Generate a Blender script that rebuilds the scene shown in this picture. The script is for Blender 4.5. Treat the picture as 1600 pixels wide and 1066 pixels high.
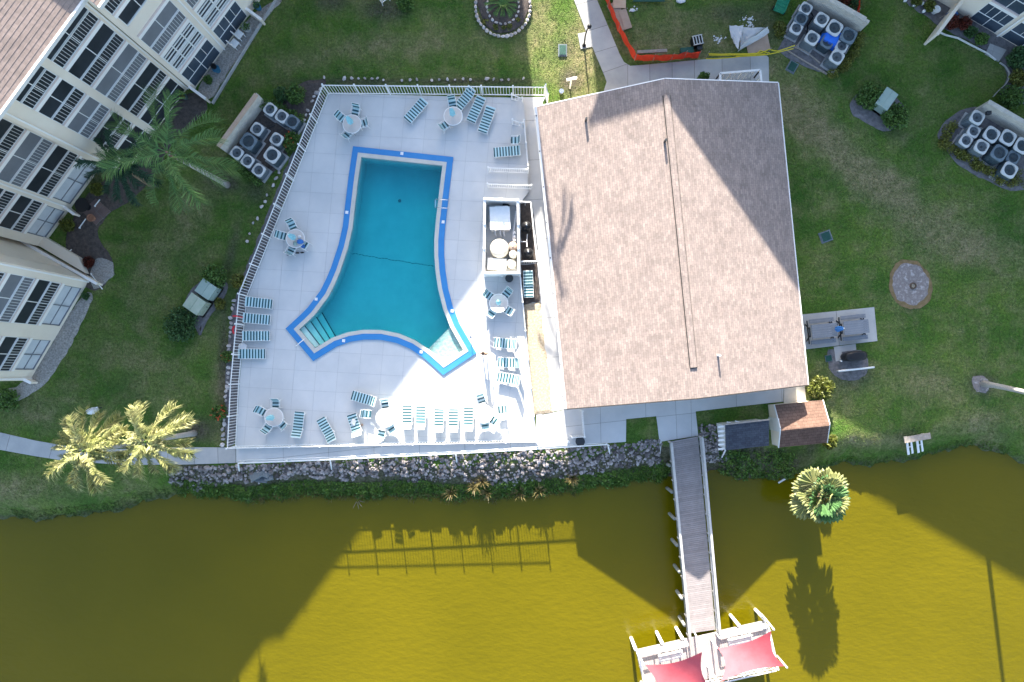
import bpy, bmesh, math, random
import numpy as np
from mathutils import Vector, Matrix
from mathutils.geometry import tessellate_polygon
random.seed(11)
RNG = np.random.default_rng(5)
for o in list(bpy.data.objects):
    bpy.data.objects.remove(o, do_unlink=True)
SC = bpy.context.scene
COL = SC.collection
PI = math.pi

# ---------------------------------------------------------------- camera, sky, sun
H = 48.0                       # drone height in metres
F = 1067.0                     # focal length in photo pixels (24 mm on a 36 mm wide frame)
NX, NY = 820.0, 580.0          # point of the photo straight below the drone
cam_d = bpy.data.cameras.new('drone_camera')
cam = bpy.data.objects.new('drone_camera', cam_d)
COL.objects.link(cam)
cam.location = (0, 0, H)
cam_d.sensor_width = 36
cam_d.lens = F / 1600 * 36
cam_d.shift_x = -20 / 1600
cam_d.shift_y = 47 / 1600
cam_d.clip_start = .5
cam_d.clip_end = 4000
SC.camera = cam

SUN_K = .375                   # tan of the sun's height
sun_to = Vector((-.11, 1, SUN_K)).normalized()
world = bpy.data.worlds.new('World')
SC.world = world
world.use_nodes = True
wn = world.node_tree.nodes
bg = wn['Background']
sky = wn.new('ShaderNodeTexSky')
sky.sky_type = 'NISHITA'
sky.sun_disc = False
sky.sun_elevation = math.asin(sun_to.z)
sky.sun_rotation = math.radians(-6.3)
sky.air_density = 1.0
sky.dust_density = 2.2
sky.ozone_density = 1.3
world.node_tree.links.new(sky.outputs[0], bg.inputs[0])
bg.inputs[1].default_value = .10
sun_d = bpy.data.lights.new('sun', 'SUN')
sun = bpy.data.objects.new('sun', sun_d)
COL.objects.link(sun)
sun.rotation_euler = (-sun_to).to_track_quat('-Z', 'Y').to_euler()
sun_d.energy = 4.5
sun_d.angle = math.radians(.55)
sun_d.color = (1, .92, .80)
SC.view_settings.view_transform = 'Standard'
SC.view_settings.look = 'None'
SC.view_settings.exposure = 2.4
SC.view_settings.gamma = 1
SC.view_settings.use_curve_mapping = False
SC.render.engine = 'CYCLES'
SC.cycles.max_bounces = 6
SC.cycles.transparent_max_bounces = 12

# ---------------------------------------------------------------- helpers
def at(px, py, z=0.0):
    """point of the place seen at a photo pixel, for a thing that stands at height z"""
    s = (H - z) / F
    return Vector(((px - NX) * s, (NY - py) * s, z))

def ats(pts, z=0.0):
    return [at(x, y, z) for x, y in pts]

def setp(o, label=None, cat=None, group=None, kind=None):
    if label: o['label'] = label
    if cat: o['category'] = cat
    if group: o['group'] = group
    if kind: o['kind'] = kind
    return o

def T(name, label, cat, loc=(0, 0, 0), rz=0.0, group=None):
    o = bpy.data.objects.new(name, None)
    COL.objects.link(o)
    o.location = loc
    o.rotation_euler = (0, 0, rz)
    o.empty_display_size = .2
    return setp(o, label, cat, group)

class MB:
    def __init__(s): s.v = []; s.f = []; s.m = []
    def add(s, vs, fs, mi=0):
        b = len(s.v)
        s.v += [tuple(v) for v in vs]
        s.f += [tuple(i + b for i in f) for f in fs]
        s.m += [mi] * len(fs)
        return s
    def hexa(s, p, mi=0):
        return s.add(p, [(3, 2, 1, 0), (4, 5, 6, 7), (0, 1, 5, 4), (1, 2, 6, 5), (2, 3, 7, 6), (3, 0, 4, 7)], mi)
    def box(s, c, d, rz=0.0, mi=0, ry=0.0):
        M = Matrix.Rotation(rz, 3, 'Z') @ Matrix.Rotation(ry, 3, 'Y')
        c = Vector(c)
        q = [(-1, -1), (1, -1), (1, 1), (-1, 1)]
        p = [c + M @ Vector((x * d[0] / 2, y * d[1] / 2, z * d[2] / 2)) for z in (-1, 1) for x, y in q]
        return s.hexa(p, mi)
    def bar(s, a, b, w, h, mi=0):
        a = Vector(a); b = Vector(b)
        d = (b - a).normalized()
        u = Vector((0, 0, 1)).cross(d)
        if u.length < 1e-4: u = Vector((1, 0, 0))
        u.normalize(); n = d.cross(u)
        u = u * w / 2; n = n * h / 2
        p = [e + x * u + y * n for e in (a, b) for x, y in ((-1, -1), (1, -1), (1, 1), (-1, 1))]
        return s.hexa(p, mi)
    def prism(s, poly, z0, z1, mi=0, bottom=True):
        n = len(poly)
        P = [(p[0], p[1]) for p in poly]
        ar = sum(P[i][0] * P[(i + 1) % n][1] - P[(i + 1) % n][0] * P[i][1] for i in range(n))
        if ar < 0: P = P[::-1]
        vs = [(x, y, z0) for x, y in P] + [(x, y, z1) for x, y in P]
        fs = [(i, (i + 1) % n, n + (i + 1) % n, n + i) for i in range(n)]
        tri = tessellate_polygon([[Vector((x, y, 0)) for x, y in P]])
        for t in tri:
            a, b, c = t
            cr = (P[b][0] - P[a][0]) * (P[c][1] - P[a][1]) - (P[b][1] - P[a][1]) * (P[c][0] - P[a][0])
            if cr < 0: b, c = c, b
            fs.append((a + n, b + n, c + n))
            if bottom: fs.append((a, c, b))
        return s.add(vs, fs, mi)
    def tube(s, pts, r, n=8, mi=0, cap=True):
        pts = [Vector(p) for p in pts]
        rs = r if isinstance(r, (list, tuple)) else [r] * len(pts)
        vs = []
        for i, p in enumerate(pts):
            d = (pts[min(i + 1, len(pts) - 1)] - pts[max(i - 1, 0)]).normalized()
            u = d.cross(Vector((0, 0, 1)))
            if u.length < 1e-3: u = Vector((1, 0, 0))
            u.normalize(); w = d.cross(u)
            vs += [p + rs[i] * (math.cos(2 * PI * k / n) * u + math.sin(2 * PI * k / n) * w) for k in range(n)]
        fs = [(i * n + k, i * n + (k + 1) % n, (i + 1) * n + (k + 1) % n, (i + 1) * n + k)
              for i in range(len(pts) - 1) for k in range(n)]
        if cap:
            fs.append(tuple(range(n - 1, -1, -1)))
            fs.append(tuple((len(pts) - 1) * n + k for k in range(n)))
        return s.add(vs, fs, mi)
    def lathe(s, prof, n=20, c=(0, 0, 0), mi=0, star=0.0):
        vs = []
        for r, z in prof:
            for k in range(n):
                rr = r * (1 - (star if k % 2 else 0))
                vs.append((c[0] + rr * math.cos(2 * PI * k / n), c[1] + rr * math.sin(2 * PI * k / n), c[2] + z))
        fs = [(i * n + k, i * n + (k + 1) % n, (i + 1) * n + (k + 1) % n, (i + 1) * n + k)
              for i in range(len(prof) - 1) for k in range(n)]
        fs.append(tuple(range(n - 1, -1, -1)))
        fs.append(tuple((len(prof) - 1) * n + k for k in range(n)))
        return s.add(vs, fs, mi)
    def mesh(s, name, mats, smooth=False, off=None):
        me = bpy.data.meshes.new(name)
        v = s.v if off is None else [(a - off[0], b - off[1], c - off[2]) for a, b, c in s.v]
        me.from_pydata(v, [], s.f)
        for m in (mats if isinstance(mats, (list, tuple)) else [mats]): me.materials.append(m)
        me.polygons.foreach_set('material_index', s.m)
        if smooth: me.polygons.foreach_set('use_smooth', [True] * len(s.f))
        me.update()
        return me
    def build(s, name, mats, parent=None, smooth=False, world=False, **kw):
        """one mesh object; world=True: coordinates are of the place, parent an unrotated Empty"""
        off = None
        if world and parent is not None:
            p = Vector(parent.location)
            if parent.parent is not None: p = p + parent.parent.location
            off = p
        o = bpy.data.objects.new(name, s.mesh(name, mats, smooth, off))
        COL.objects.link(o)
        if parent is not None: o.parent = parent
        return setp(o, **kw)

def inst(name, me, parent=None, loc=(0, 0, 0), rot=(0, 0, 0), sc=(1, 1, 1)):
    o = bpy.data.objects.new(name, me)
    COL.objects.link(o)
    o.location = loc; o.rotation_euler = rot; o.scale = sc
    if parent is not None: o.parent = parent
    return o

KIDS = {}
def copy_thing(root, loc, rz, label, group=None):
    """a thing, its parts and their sub-parts"""
    kids = KIDS.get(root.name)
    if kids is None:
        kids = KIDS[root.name] = [(c, list(c.children)) for c in root.children]
    r = root.copy(); COL.objects.link(r)
    r.location = loc; r.rotation_euler = (0, 0, rz)
    r['label'] = label
    if group: r['group'] = group
    for ch, subs in kids:
        c = ch.copy(); COL.objects.link(c); c.parent = r
        for g in subs:
            d = g.copy(); COL.objects.link(d); d.parent = c
    return r

# ---------------------------------------------------------------- materials
def mat(name, c1, c2=None, scale=3.0, rough=.75, bump=0.0, bscale=40.0, metal=0.0, spec=.3, vary=None,
        amt=.5, stretch=None, c3=None, transl=0.0, coord='pos'):
    m = bpy.data.materials.new(name); m.use_nodes = True
    N = m.node_tree.nodes; L = m.node_tree.links
    b = N['Principled BSDF']
    b.inputs['Roughness'].default_value = rough
    b.inputs['Metallic'].default_value = metal
    b.inputs['Specular IOR Level'].default_value = spec
    src = N.new('ShaderNodeNewGeometry').outputs['Position'] if coord == 'pos' else N.new('ShaderNodeTexCoord').outputs['Object']
    if stretch:
        mp = N.new('ShaderNodeMapping'); mp.inputs['Scale'].default_value = stretch
        L.new(src, mp.inputs[0]); src = mp.outputs[0]
    c = None
    if c2:
        nz = N.new('ShaderNodeTexNoise'); nz.inputs['Scale'].default_value = scale
        nz.inputs['Detail'].default_value = 5; nz.inputs['Roughness'].default_value = .65
        L.new(src, nz.inputs['Vector'])
        rp = N.new('ShaderNodeValToRGB')
        rp.color_ramp.elements[0].position = .32; rp.color_ramp.elements[0].color = (*c1, 1)
        rp.color_ramp.elements[1].position = .68; rp.color_ramp.elements[1].color = (*c2, 1)
        if c3:
            e = rp.color_ramp.elements.new(.5); e.color = (*c3, 1)
        L.new(nz.outputs[0], rp.inputs[0]); c = rp.outputs[0]
    if vary:
        r = N.new('ShaderNodeObjectInfo').outputs['Random'] if vary == 'object' else N.new('ShaderNodeNewGeometry').outputs['Random Per Island']
        mr = N.new('ShaderNodeMapRange'); mr.inputs[3].default_value = 1 - amt; mr.inputs[4].default_value = 1 + amt
        L.new(r, mr.inputs[0])
        mx = N.new('ShaderNodeMix'); mx.data_type = 'RGBA'; mx.blend_type = 'MULTIPLY'; mx.inputs[0].default_value = 1
        mx.inputs[6].default_value = (*c1, 1)
        if c: L.new(c, mx.inputs[6])
        L.new(mr.outputs[0], mx.inputs[7]); c = mx.outputs[2]
    if c: L.new(c, b.inputs['Base Color'])
    else: b.inputs['Base Color'].default_value = (*c1, 1)
    if bump:
        n2 = N.new('ShaderNodeTexNoise'); n2.inputs['Scale'].default_value = bscale; n2.inputs['Detail'].default_value = 4
        L.new(src, n2.inputs['Vector'])
        bp = N.new('ShaderNodeBump'); bp.inputs['Strength'].default_value = bump; bp.inputs['Distance'].default_value = .05
        L.new(n2.outputs[0], bp.inputs['Height']); L.new(bp.outputs[0], b.inputs['Normal'])
    if transl:
        tr = N.new('ShaderNodeBsdfTranslucent'); ms = N.new('ShaderNodeMixShader'); ms.inputs[0].default_value = transl
        if c: L.new(c, tr.inputs[0])
        else: tr.inputs[0].default_value = (*c1, 1)
        L.new(b.outputs[0], ms.inputs[1]); L.new(tr.outputs[0], ms.inputs[2])
        L.new(ms.outputs[0], N['Material Output'].inputs[0])
    return m

def shingle_mat(name, cols, bw, rh, mortar, swap=True, bump=.25):
    """roof shingles: tabs with their own tints, granules and weathering"""
    m = bpy.data.materials.new(name); m.use_nodes = True
    N = m.node_tree.nodes; L = m.node_tree.links; b = N['Principled BSDF']
    b.inputs['Roughness'].default_value = .9; b.inputs['Specular IOR Level'].default_value = .15
    tc = N.new('ShaderNodeTexCoord')
    sep = N.new('ShaderNodeSeparateXYZ'); L.new(tc.outputs['Object'], sep.inputs[0])
    cb = N.new('ShaderNodeCombineXYZ')
    L.new(sep.outputs[1 if swap else 0], cb.inputs[0]); L.new(sep.outputs[0 if swap else 1], cb.inputs[1])
    br = N.new('ShaderNodeTexBrick'); L.new(cb.outputs[0], br.inputs['Vector'])
    br.inputs['Scale'].default_value = 1; br.inputs['Brick Width'].default_value = bw; br.inputs['Row Height'].default_value = rh
    br.inputs['Mortar Size'].default_value = .006; br.inputs['Color1'].default_value = (*cols[0], 1)
    br.inputs['Color2'].default_value = (*cols[1], 1); br.inputs['Mortar'].default_value = (*mortar, 1)
    br.offset = .37; br.inputs['Bias'].default_value = -.1
    nz = N.new('ShaderNodeTexNoise'); nz.inputs['Scale'].default_value = 1.1; nz.inputs['Detail'].default_value = 6
    L.new(tc.outputs['Object'], nz.inputs['Vector'])
    rp = N.new('ShaderNodeMapRange'); rp.inputs[1].default_value = .3; rp.inputs[2].default_value = .7
    rp.inputs[3].default_value = .88; rp.inputs[4].default_value = 1.1
    L.new(nz.outputs[0], rp.inputs[0])
    n3 = N.new('ShaderNodeTexNoise'); n3.inputs['Scale'].default_value = 5.5; n3.inputs['Detail'].default_value = 3
    L.new(tc.outputs['Object'], n3.inputs['Vector'])
    r3 = N.new('ShaderNodeMapRange'); r3.inputs[1].default_value = .35; r3.inputs[2].default_value = .65
    r3.inputs[3].default_value = .92; r3.inputs[4].default_value = 1.08
    L.new(n3.outputs[0], r3.inputs[0])
    mu = N.new('ShaderNodeMath'); mu.operation = 'MULTIPLY'; L.new(rp.outputs[0], mu.inputs[0]); L.new(r3.outputs[0], mu.inputs[1])
    mx = N.new('ShaderNodeMix'); mx.data_type = 'RGBA'; mx.blend_type = 'MULTIPLY'; mx.inputs[0].default_value = 1
    L.new(br.outputs[0], mx.inputs[6]); L.new(mu.outputs[0], mx.inputs[7]); L.new(mx.outputs[2], b.inputs['Base Color'])
    bp = N.new('ShaderNodeBump'); bp.inputs['Strength'].default_value = bump; bp.inputs['Distance'].default_value = .02
    L.new(br.outputs['Fac'], bp.inputs['Height']); bp.invert = True; L.new(bp.outputs[0], b.inputs['Normal'])
    return m

M = {}
M['deck'] = mat('deck_paint', (.515, .525, .53), (.60, .60, .595), .45, .6, .08, 60, vary='object', amt=.02)
M['deck_joint'] = mat('deck_joint', (.40, .41, .42))
M['deck_side'] = mat('deck_side', (.25, .25, .25), (.4, .4, .4), 2)
M['walk'] = mat('concrete_walk', (.34, .34, .34), (.43, .425, .41), .8, .85, .15, 50, vary='object', amt=.07)
M['walk_joint'] = mat('walk_joint', (.16, .155, .14))
M['walk_grey'] = mat('painted_walk', (.52, .52, .52), (.58, .575, .57), .9, .7, .1, 50, vary='object', amt=.03)
M['white'] = mat('white_metal', (.80, .80, .79), (.74, .74, .73), 4, .4)
M['white_wood'] = mat('white_wood', (.78, .77, .74), (.66, .65, .62), 3, .6)
M['cream'] = mat('cream_stucco', (.76, .66, .54), (.82, .73, .61), .5, .9, .2, 25)
M['cream_cap'] = mat('tan_wall_cap', (.50, .34, .24), (.58, .43, .32), 2, .85)
M['block'] = mat('cream_block', (.60, .56, .48), (.5, .46, .4), 3, .9, .3, 20, vary='object', amt=.06)
M['trim'] = mat('white_trim', (.86, .83, .80), (.82, .79, .76), .8, .6)
M['pinkslab'] = mat('pale_pink_slab', (.62, .50, .47), (.68, .57, .54), 1, .8)
M['screen_dark'] = mat('dark_screen', (.018, .022, .028), (.035, .042, .05), .7, .35, spec=.4)
M['screen_grey'] = mat('grey_screen', (.15, .16, .18), (.20, .21, .23), .6, .5)
M['screen_blue'] = mat('blue_glass', (.04, .06, .085), (.07, .09, .12), .8, .2, spec=.5)
M['blind'] = mat('pale_blind', (.52, .54, .57), (.60, .62, .65), 2, .5)
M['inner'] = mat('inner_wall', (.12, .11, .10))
M['roof_tan'] = shingle_mat('tan_shingles', ((.30, .243, .218), (.218, .18, .165)), .34, .145, (.14, .12, .11))
M['roof_pink'] = shingle_mat('pinkish_shingles', ((.29, .225, .195), (.24, .19, .165)), .3, .24, (.21, .165, .145))
M['roof_brown'] = shingle_mat('brown_shingles', ((.20, .125, .095), (.15, .095, .072)), .3, .2, (.05, .03, .022), swap=False)
M['roof_slate'] = shingle_mat('slate_shingles', ((.065, .075, .095), (.045, .052, .07)), .3, .15, (.02, .02, .025), swap=False)
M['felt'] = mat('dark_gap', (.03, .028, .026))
M['gutter'] = mat('white_gutter', (.74, .73, .71), (.64, .63, .61), 1.5, .5)
M['blue_band'] = mat('blue_paint', (.035, .21, .50), (.045, .235, .53), 1.5, .55, .06, 60)
M['coping'] = mat('coping_concrete', (.50, .48, .44), (.57, .55, .5), 1.5, .8)
M['pool_wall'] = mat('pool_plaster', (.31, .49, .50), (.38, .56, .56), .6, .8)
M['pool_step'] = mat('pool_step_plaster', (.80, .78, .72), (.86, .84, .78), 1, .8)
M['sun_patch_slab'] = mat('sun_patch_plaster', (.30, .36, .33), (.66, .68, .60), 5, .8)  # mottled tone stands in for rippled sunlight on the pool floor
M['pool_line'] = mat('pool_dark_line', (.02, .06, .08))
M['teal_strap'] = mat('light_teal_strap', (.42, .60, .63), rough=.55, vary='object', amt=.12)
M['dark_strap'] = mat('dark_teal_strap', (.022, .088, .108), rough=.55, vary='object', amt=.2)
M['table_top'] = mat('table_glass', (.52, .48, .45), (.58, .54, .51), 3, .35)
M['umbrella'] = mat('aqua_canvas', (.28, .56, .63), (.36, .64, .70), 6, .8)
M['umb_blue'] = mat('blue_canvas', (.06, .24, .6), (.12, .34, .7), 6, .8)
M['steel'] = mat('steel', (.6, .62, .64), rough=.25, metal=.9)
M['black'] = mat('black_plastic', (.015, .015, .017), rough=.4)
M['dark_metal'] = mat('dark_metal', (.035, .04, .045), rough=.45)
M['ac_side'] = mat('ac_grey_green', (.12, .15, .17), (.17, .20, .22), 3, .5)
M['ac_dark'] = mat('ac_dark', (.05, .075, .09), (.08, .11, .125), 3, .45)
M['ac_ring'] = mat('ac_ring_pale', (.62, .62, .60), (.52, .53, .52), 5, .5)
M['ac_ring_grey'] = mat('ac_ring_grey', (.16, .20, .23), (.12, .16, .19), 5, .5)
M['grille'] = mat('fan_grille', (.05, .06, .07), rough=.4)
M['fan'] = mat('fan_blade', (.07, .085, .10), rough=.35, metal=.5)
M['blue_tarp'] = mat('blue_tarp', (.02, .13, .62), (.03, .18, .72), 4, .4)
M['mulch'] = mat('mulch', (.055, .045, .042), (.13, .105, .09), 5, .95, .8, 30, c3=(.09, .075, .068))
M['mulch_grey'] = mat('grey_mulch', (.10, .095, .10), (.20, .19, .195), 4, .95, .7, 30)
M['gravel'] = mat('pale_gravel', (.20, .185, .17), (.46, .43, .39), 9, .95, .9, 35, c3=(.33, .31, .285))
M['gravel_tan'] = mat('tan_gravel', (.30, .24, .17), (.58, .50, .38), 8, .95, .8, 35)
M['sand'] = mat('pale_sand', (.30, .27, .26), (.42, .39, .38), 3, .95, .6, 30, c3=(.20, .17, .16))
M['dry_ring'] = mat('dry_ring_grass', (.16, .11, .05), (.24, .17, .09), 3, .95, .5, 30)
M['rock'] = mat('rip_rap', (.13, .118, .118), (.29, .26, .255), 4, .9, .4, 18, vary='object', amt=.75)
M['rock_i'] = mat('rip_rap_small', (.13, .118, .118), (.30, .27, .26), 4, .9, .4, 18, vary='island', amt=.8)
M['edge_stone'] = mat('edging_stone', (.42, .38, .37), (.54, .50, .48), 5, .9, .4, 18, vary='object', amt=.3)
M['plank'] = mat('deck_plank', (.25, .225, .225), (.31, .28, .28), 2.5, .8, .15, 30, vary='object', amt=.09)
M['plank_sunlit'] = mat('sunlit_plank', (.34, .30, .29), (.41, .37, .36), 2.5, .8, .15, 30, vary='object', amt=.08)  # paler copy of the pier plank tone, sunlight put into the colour
M['rail_wood'] = mat('grey_rail_wood', (.40, .39, .37), (.52, .5, .48), 3, .75)
M['pile'] = mat('timber_pile', (.16, .17, .15), (.28, .28, .25), 4, .9)
M['sail'] = mat('red_sail', (.58, .10, .12), (.64, .125, .15), 1.5, .8, transl=.25)
M['trunk'] = mat('palm_trunk', (.36, .33, .31), (.48, .45, .42), 4, .9, .5, 12, stretch=(1, 1, 3))
M['trunk_brown'] = mat('fibrous_trunk', (.16, .11, .07), (.26, .19, .13), 5, .9, .5, 12)
M['bark'] = mat('shrub_stem', (.10, .07, .05))
def leaf(name, a, b, rough=.5, tr=.3): return mat(name, a, b, 1.6, rough, vary='island', amt=.55, spec=.35, transl=tr)
M['leaf_queen'] = leaf('queen_palm_leaf', (.07, .17, .05), (.15, .25, .07))
M['leaf_dark'] = leaf('dark_palm_leaf', (.024, .07, .04), (.04, .095, .05))
M['leaf_gold'] = leaf('sunlit_palm_leaf', (.26, .29, .09), (.40, .38, .17), tr=.25)
M['leaf_lime'] = leaf('young_palm_leaf', (.10, .19, .02), (.13, .23, .03))
M['leaf_sabal'] = leaf('sabal_leaf', (.13, .16, .055), (.22, .22, .09))
M['leaf_sabal_green'] = leaf('green_sabal_leaf', (.04, .10, .035), (.075, .15, .05))
M['leaf_sabal_dead'] = leaf('dry_sabal_leaf', (.26, .19, .10), (.32, .24, .13))
M['leaf_shrub'] = leaf('shrub_leaf', (.075, .15, .035), (.12, .21, .045))
M['leaf_olive'] = leaf('olive_hedge_leaf', (.13, .15, .028), (.21, .21, .045))
M['leaf_deep'] = leaf('deep_green_leaf', (.05, .12, .042), (.08, .15, .05))
M['leaf_yellow'] = leaf('croton_leaf', (.16, .17, .03), (.10, .13, .025))
M['leaf_red'] = leaf('red_leaf', (.16, .03, .02), (.10, .035, .02))
M['flower'] = leaf('orange_flower', (.50, .08, .03), (.6, .12, .05))
M['bankleaf'] = leaf('bank_leaf', (.07, .16, .03), (.15, .24, .045))
M['bankstraw'] = leaf('bank_straw', (.16, .13, .05), (.24, .19, .08))
M['blade'] = leaf('grass_blade', (.06, .125, .026), (.15, .18, .055), .7, .2)
M['orange'] = mat('orange_mesh', (.72, .06, .025), (.80, .085, .04), 2, .6, transl=.2)
M['yellow'] = mat('yellow_tape', (.62, .50, .03), rough=.5)
M['plywood'] = mat('plywood', (.36, .26, .20), (.44, .33, .26), 2, .8)
M['tarp'] = mat('white_tarp', (.60, .60, .60), (.52, .52, .53), 2, .4)
M['green_plastic'] = mat('green_plastic', (.015, .19, .11), (.02, .25, .14), 3, .45)
M['box_green'] = mat('valve_box_green', (.012, .06, .048), (.02, .085, .065), 4, .6)
M['cabinet_green'] = mat('pale_green_cabinet', (.31, .37, .28), (.43, .46, .38), 1.6, .6, c3=(.38, .43, .33))
M['cabinet_mint'] = mat('mint_cabinet', (.28, .37, .33), (.34, .42, .37), 1.6, .6)
M['red'] = mat('red_plastic', (.55, .02, .035), rough=.4)
M['cloth_blue'] = mat('blue_cloth', (.03, .12, .4), (.05, .2, .5), 8)
M['cloth_white'] = mat('white_cloth', (.75, .75, .75), (.65, .65, .66), 6)
M['skin'] = mat('skin', (.42, .22, .14), (.46, .25, .16), 5, .6)
M['hair'] = mat('dark_hair', (.03, .02, .015))
M['trunks'] = mat('swim_shorts', (.06, .07, .09))
M['grey_lumber'] = mat('recycled_lumber', (.17, .185, .21), (.21, .225, .25), 3, .65, vary='object', amt=.06)
M['wood_old'] = mat('weathered_wood', (.26, .24, .24), (.38, .35, .34), 6, .9, c3=(.32, .27, .22))
M['tank'] = mat('cream_tank', (.66, .62, .52), (.60, .56, .46), 2, .5)
M['heater'] = mat('heater_white', (.72, .72, .71), (.66, .66, .65), 2, .5)
M['pvc'] = mat('pvc', (.72, .72, .74), rough=.4)
M['pot'] = mat('terracotta_pot', (.32, .16, .10))
M['pot_blue'] = mat('blue_pot', (.04, .16, .26))

# lawn: living and dry grass, painted through a vertex attribute and three scales of noise
def lawn_mat():
    m = bpy.data.materials.new('lawn_grass'); m.use_nodes = True
    N = m.node_tree.nodes; L = m.node_tree.links; b = N['Principled BSDF']
    b.inputs['Roughness'].default_value = .95; b.inputs['Specular IOR Level'].default_value = .1
    pos = N.new('ShaderNodeNewGeometry').outputs['Position']
    def noise(s, d=5, r=.6):
        n = N.new('ShaderNodeTexNoise'); n.inputs['Scale'].default_value = s; n.inputs['Detail'].default_value = d
        n.inputs['Roughness'].default_value = r; L.new(pos, n.inputs['Vector']); return n.outputs[0]
    def ramp(src, stops):
        r = N.new('ShaderNodeValToRGB'); e = r.color_ramp.elements
        e[0].position, e[0].color = stops[0][0], (*stops[0][1], 1)
        e[1].position, e[1].color = stops[-1][0], (*stops[-1][1], 1)
        for p, c in stops[1:-1]:
            k = e.new(p); k.color = (*c, 1)
        L.new(src, r.inputs[0]); return r.outputs[0]
    def mix(f, a, c, mode='MIX'):
        x = N.new('ShaderNodeMix'); x.data_type = 'RGBA'; x.blend_type = mode
        if isinstance(f, float): x.inputs[0].default_value = f
        else: L.new(f, x.inputs[0])
        L.new(a, x.inputs[6]); L.new(c, x.inputs[7]); return x.outputs[2]
    green = ramp(noise(.28, 6), [(.3, (.044, .110, .020)), (.5, (.080, .152, .026)), (.7, (.125, .185, .036))])
    dry = ramp(noise(1.3, 6), [(.3, (.15, .155, .066)), (.7, (.30, .25, .14))])
    at_ = N.new('ShaderNodeAttribute'); at_.attribute_name = 'dry'
    ad = N.new('ShaderNodeMath'); ad.operation = 'ADD'; L.new(at_.outputs['Fac'], ad.inputs[0])
    nn = N.new('ShaderNodeMapRange'); nn.inputs[1].default_value = .44; nn.inputs[2].default_value = .74
    nn.inputs[3].default_value = 0; nn.inputs[4].default_value = .75
    L.new(noise(.55, 7, .7), nn.inputs[0]); L.new(nn.outputs[0], ad.inputs[1])
    ad.use_clamp = True
    c = mix(ad.outputs[0], green, dry)
    sl = N.new('ShaderNodeAttribute'); sl.attribute_name = 'soil'
    soil = ramp(noise(3, 5), [(.3, (.05, .043, .035)), (.7, (.12, .10, .085))])
    c = mix(sl.outputs['Fac'], c, soil)
    grain = N.new('ShaderNodeMapRange'); grain.inputs[1].default_value = .25; grain.inputs[2].default_value = .75
    grain.inputs[3].default_value = .35; grain.inputs[4].default_value = 1.65
    L.new(noise(6, 4, .85), grain.inputs[0])
    c = mix(1.0, c, grain.outputs[0], 'MULTIPLY')
    L.new(c, b.inputs['Base Color'])
    bp = N.new('ShaderNodeBump'); bp.inputs['Strength'].default_value = .9; bp.inputs['Distance'].default_value = .12
    L.new(noise(11, 3, .7), bp.inputs['Height']); L.new(bp.outputs[0], b.inputs['Normal'])
    return m
M['lawn'] = lawn_mat()

def pond_mat():
    m = bpy.data.materials.new('murky_pond'); m.use_nodes = True
    N = m.node_tree.nodes; L = m.node_tree.links; b = N['Principled BSDF']
    pos = N.new('ShaderNodeNewGeometry').outputs['Position']
    b.inputs['Roughness'].default_value = .12; b.inputs['IOR'].default_value = 1.33
    nz = N.new('ShaderNodeTexNoise'); nz.inputs['Scale'].default_value = .12; nz.inputs['Detail'].default_value = 4
    L.new(pos, nz.inputs['Vector'])
    rp = N.new('ShaderNodeValToRGB')
    rp.color_ramp.elements[0].position = .3; rp.color_ramp.elements[0].color = (.100, .084, .0012, 1)
    rp.color_ramp.elements[1].position = .7; rp.color_ramp.elements[1].color = (.117, .096, .0018, 1)
    L.new(nz.outputs[0], rp.inputs[0]); L.new(rp.outputs[0], b.inputs['Base Color'])
    mp = N.new('ShaderNodeMapping'); mp.inputs['Scale'].default_value = (1, 1.9, 1); mp.inputs['Rotation'].default_value = (0, 0, .5)
    L.new(pos, mp.inputs[0])
    n2 = N.new('ShaderNodeTexNoise'); n2.inputs['Scale'].default_value = 1.5; n2.inputs['Detail'].default_value = 5
    L.new(mp.outputs[0], n2.inputs['Vector'])
    bp = N.new('ShaderNodeBump'); bp.inputs['Strength'].default_value = .13; bp.inputs['Distance'].default_value = .25
    L.new(n2.outputs[0], bp.inputs['Height']); L.new(bp.outputs[0], b.inputs['Normal'])
    return m
M['pond'] = pond_mat()

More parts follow.
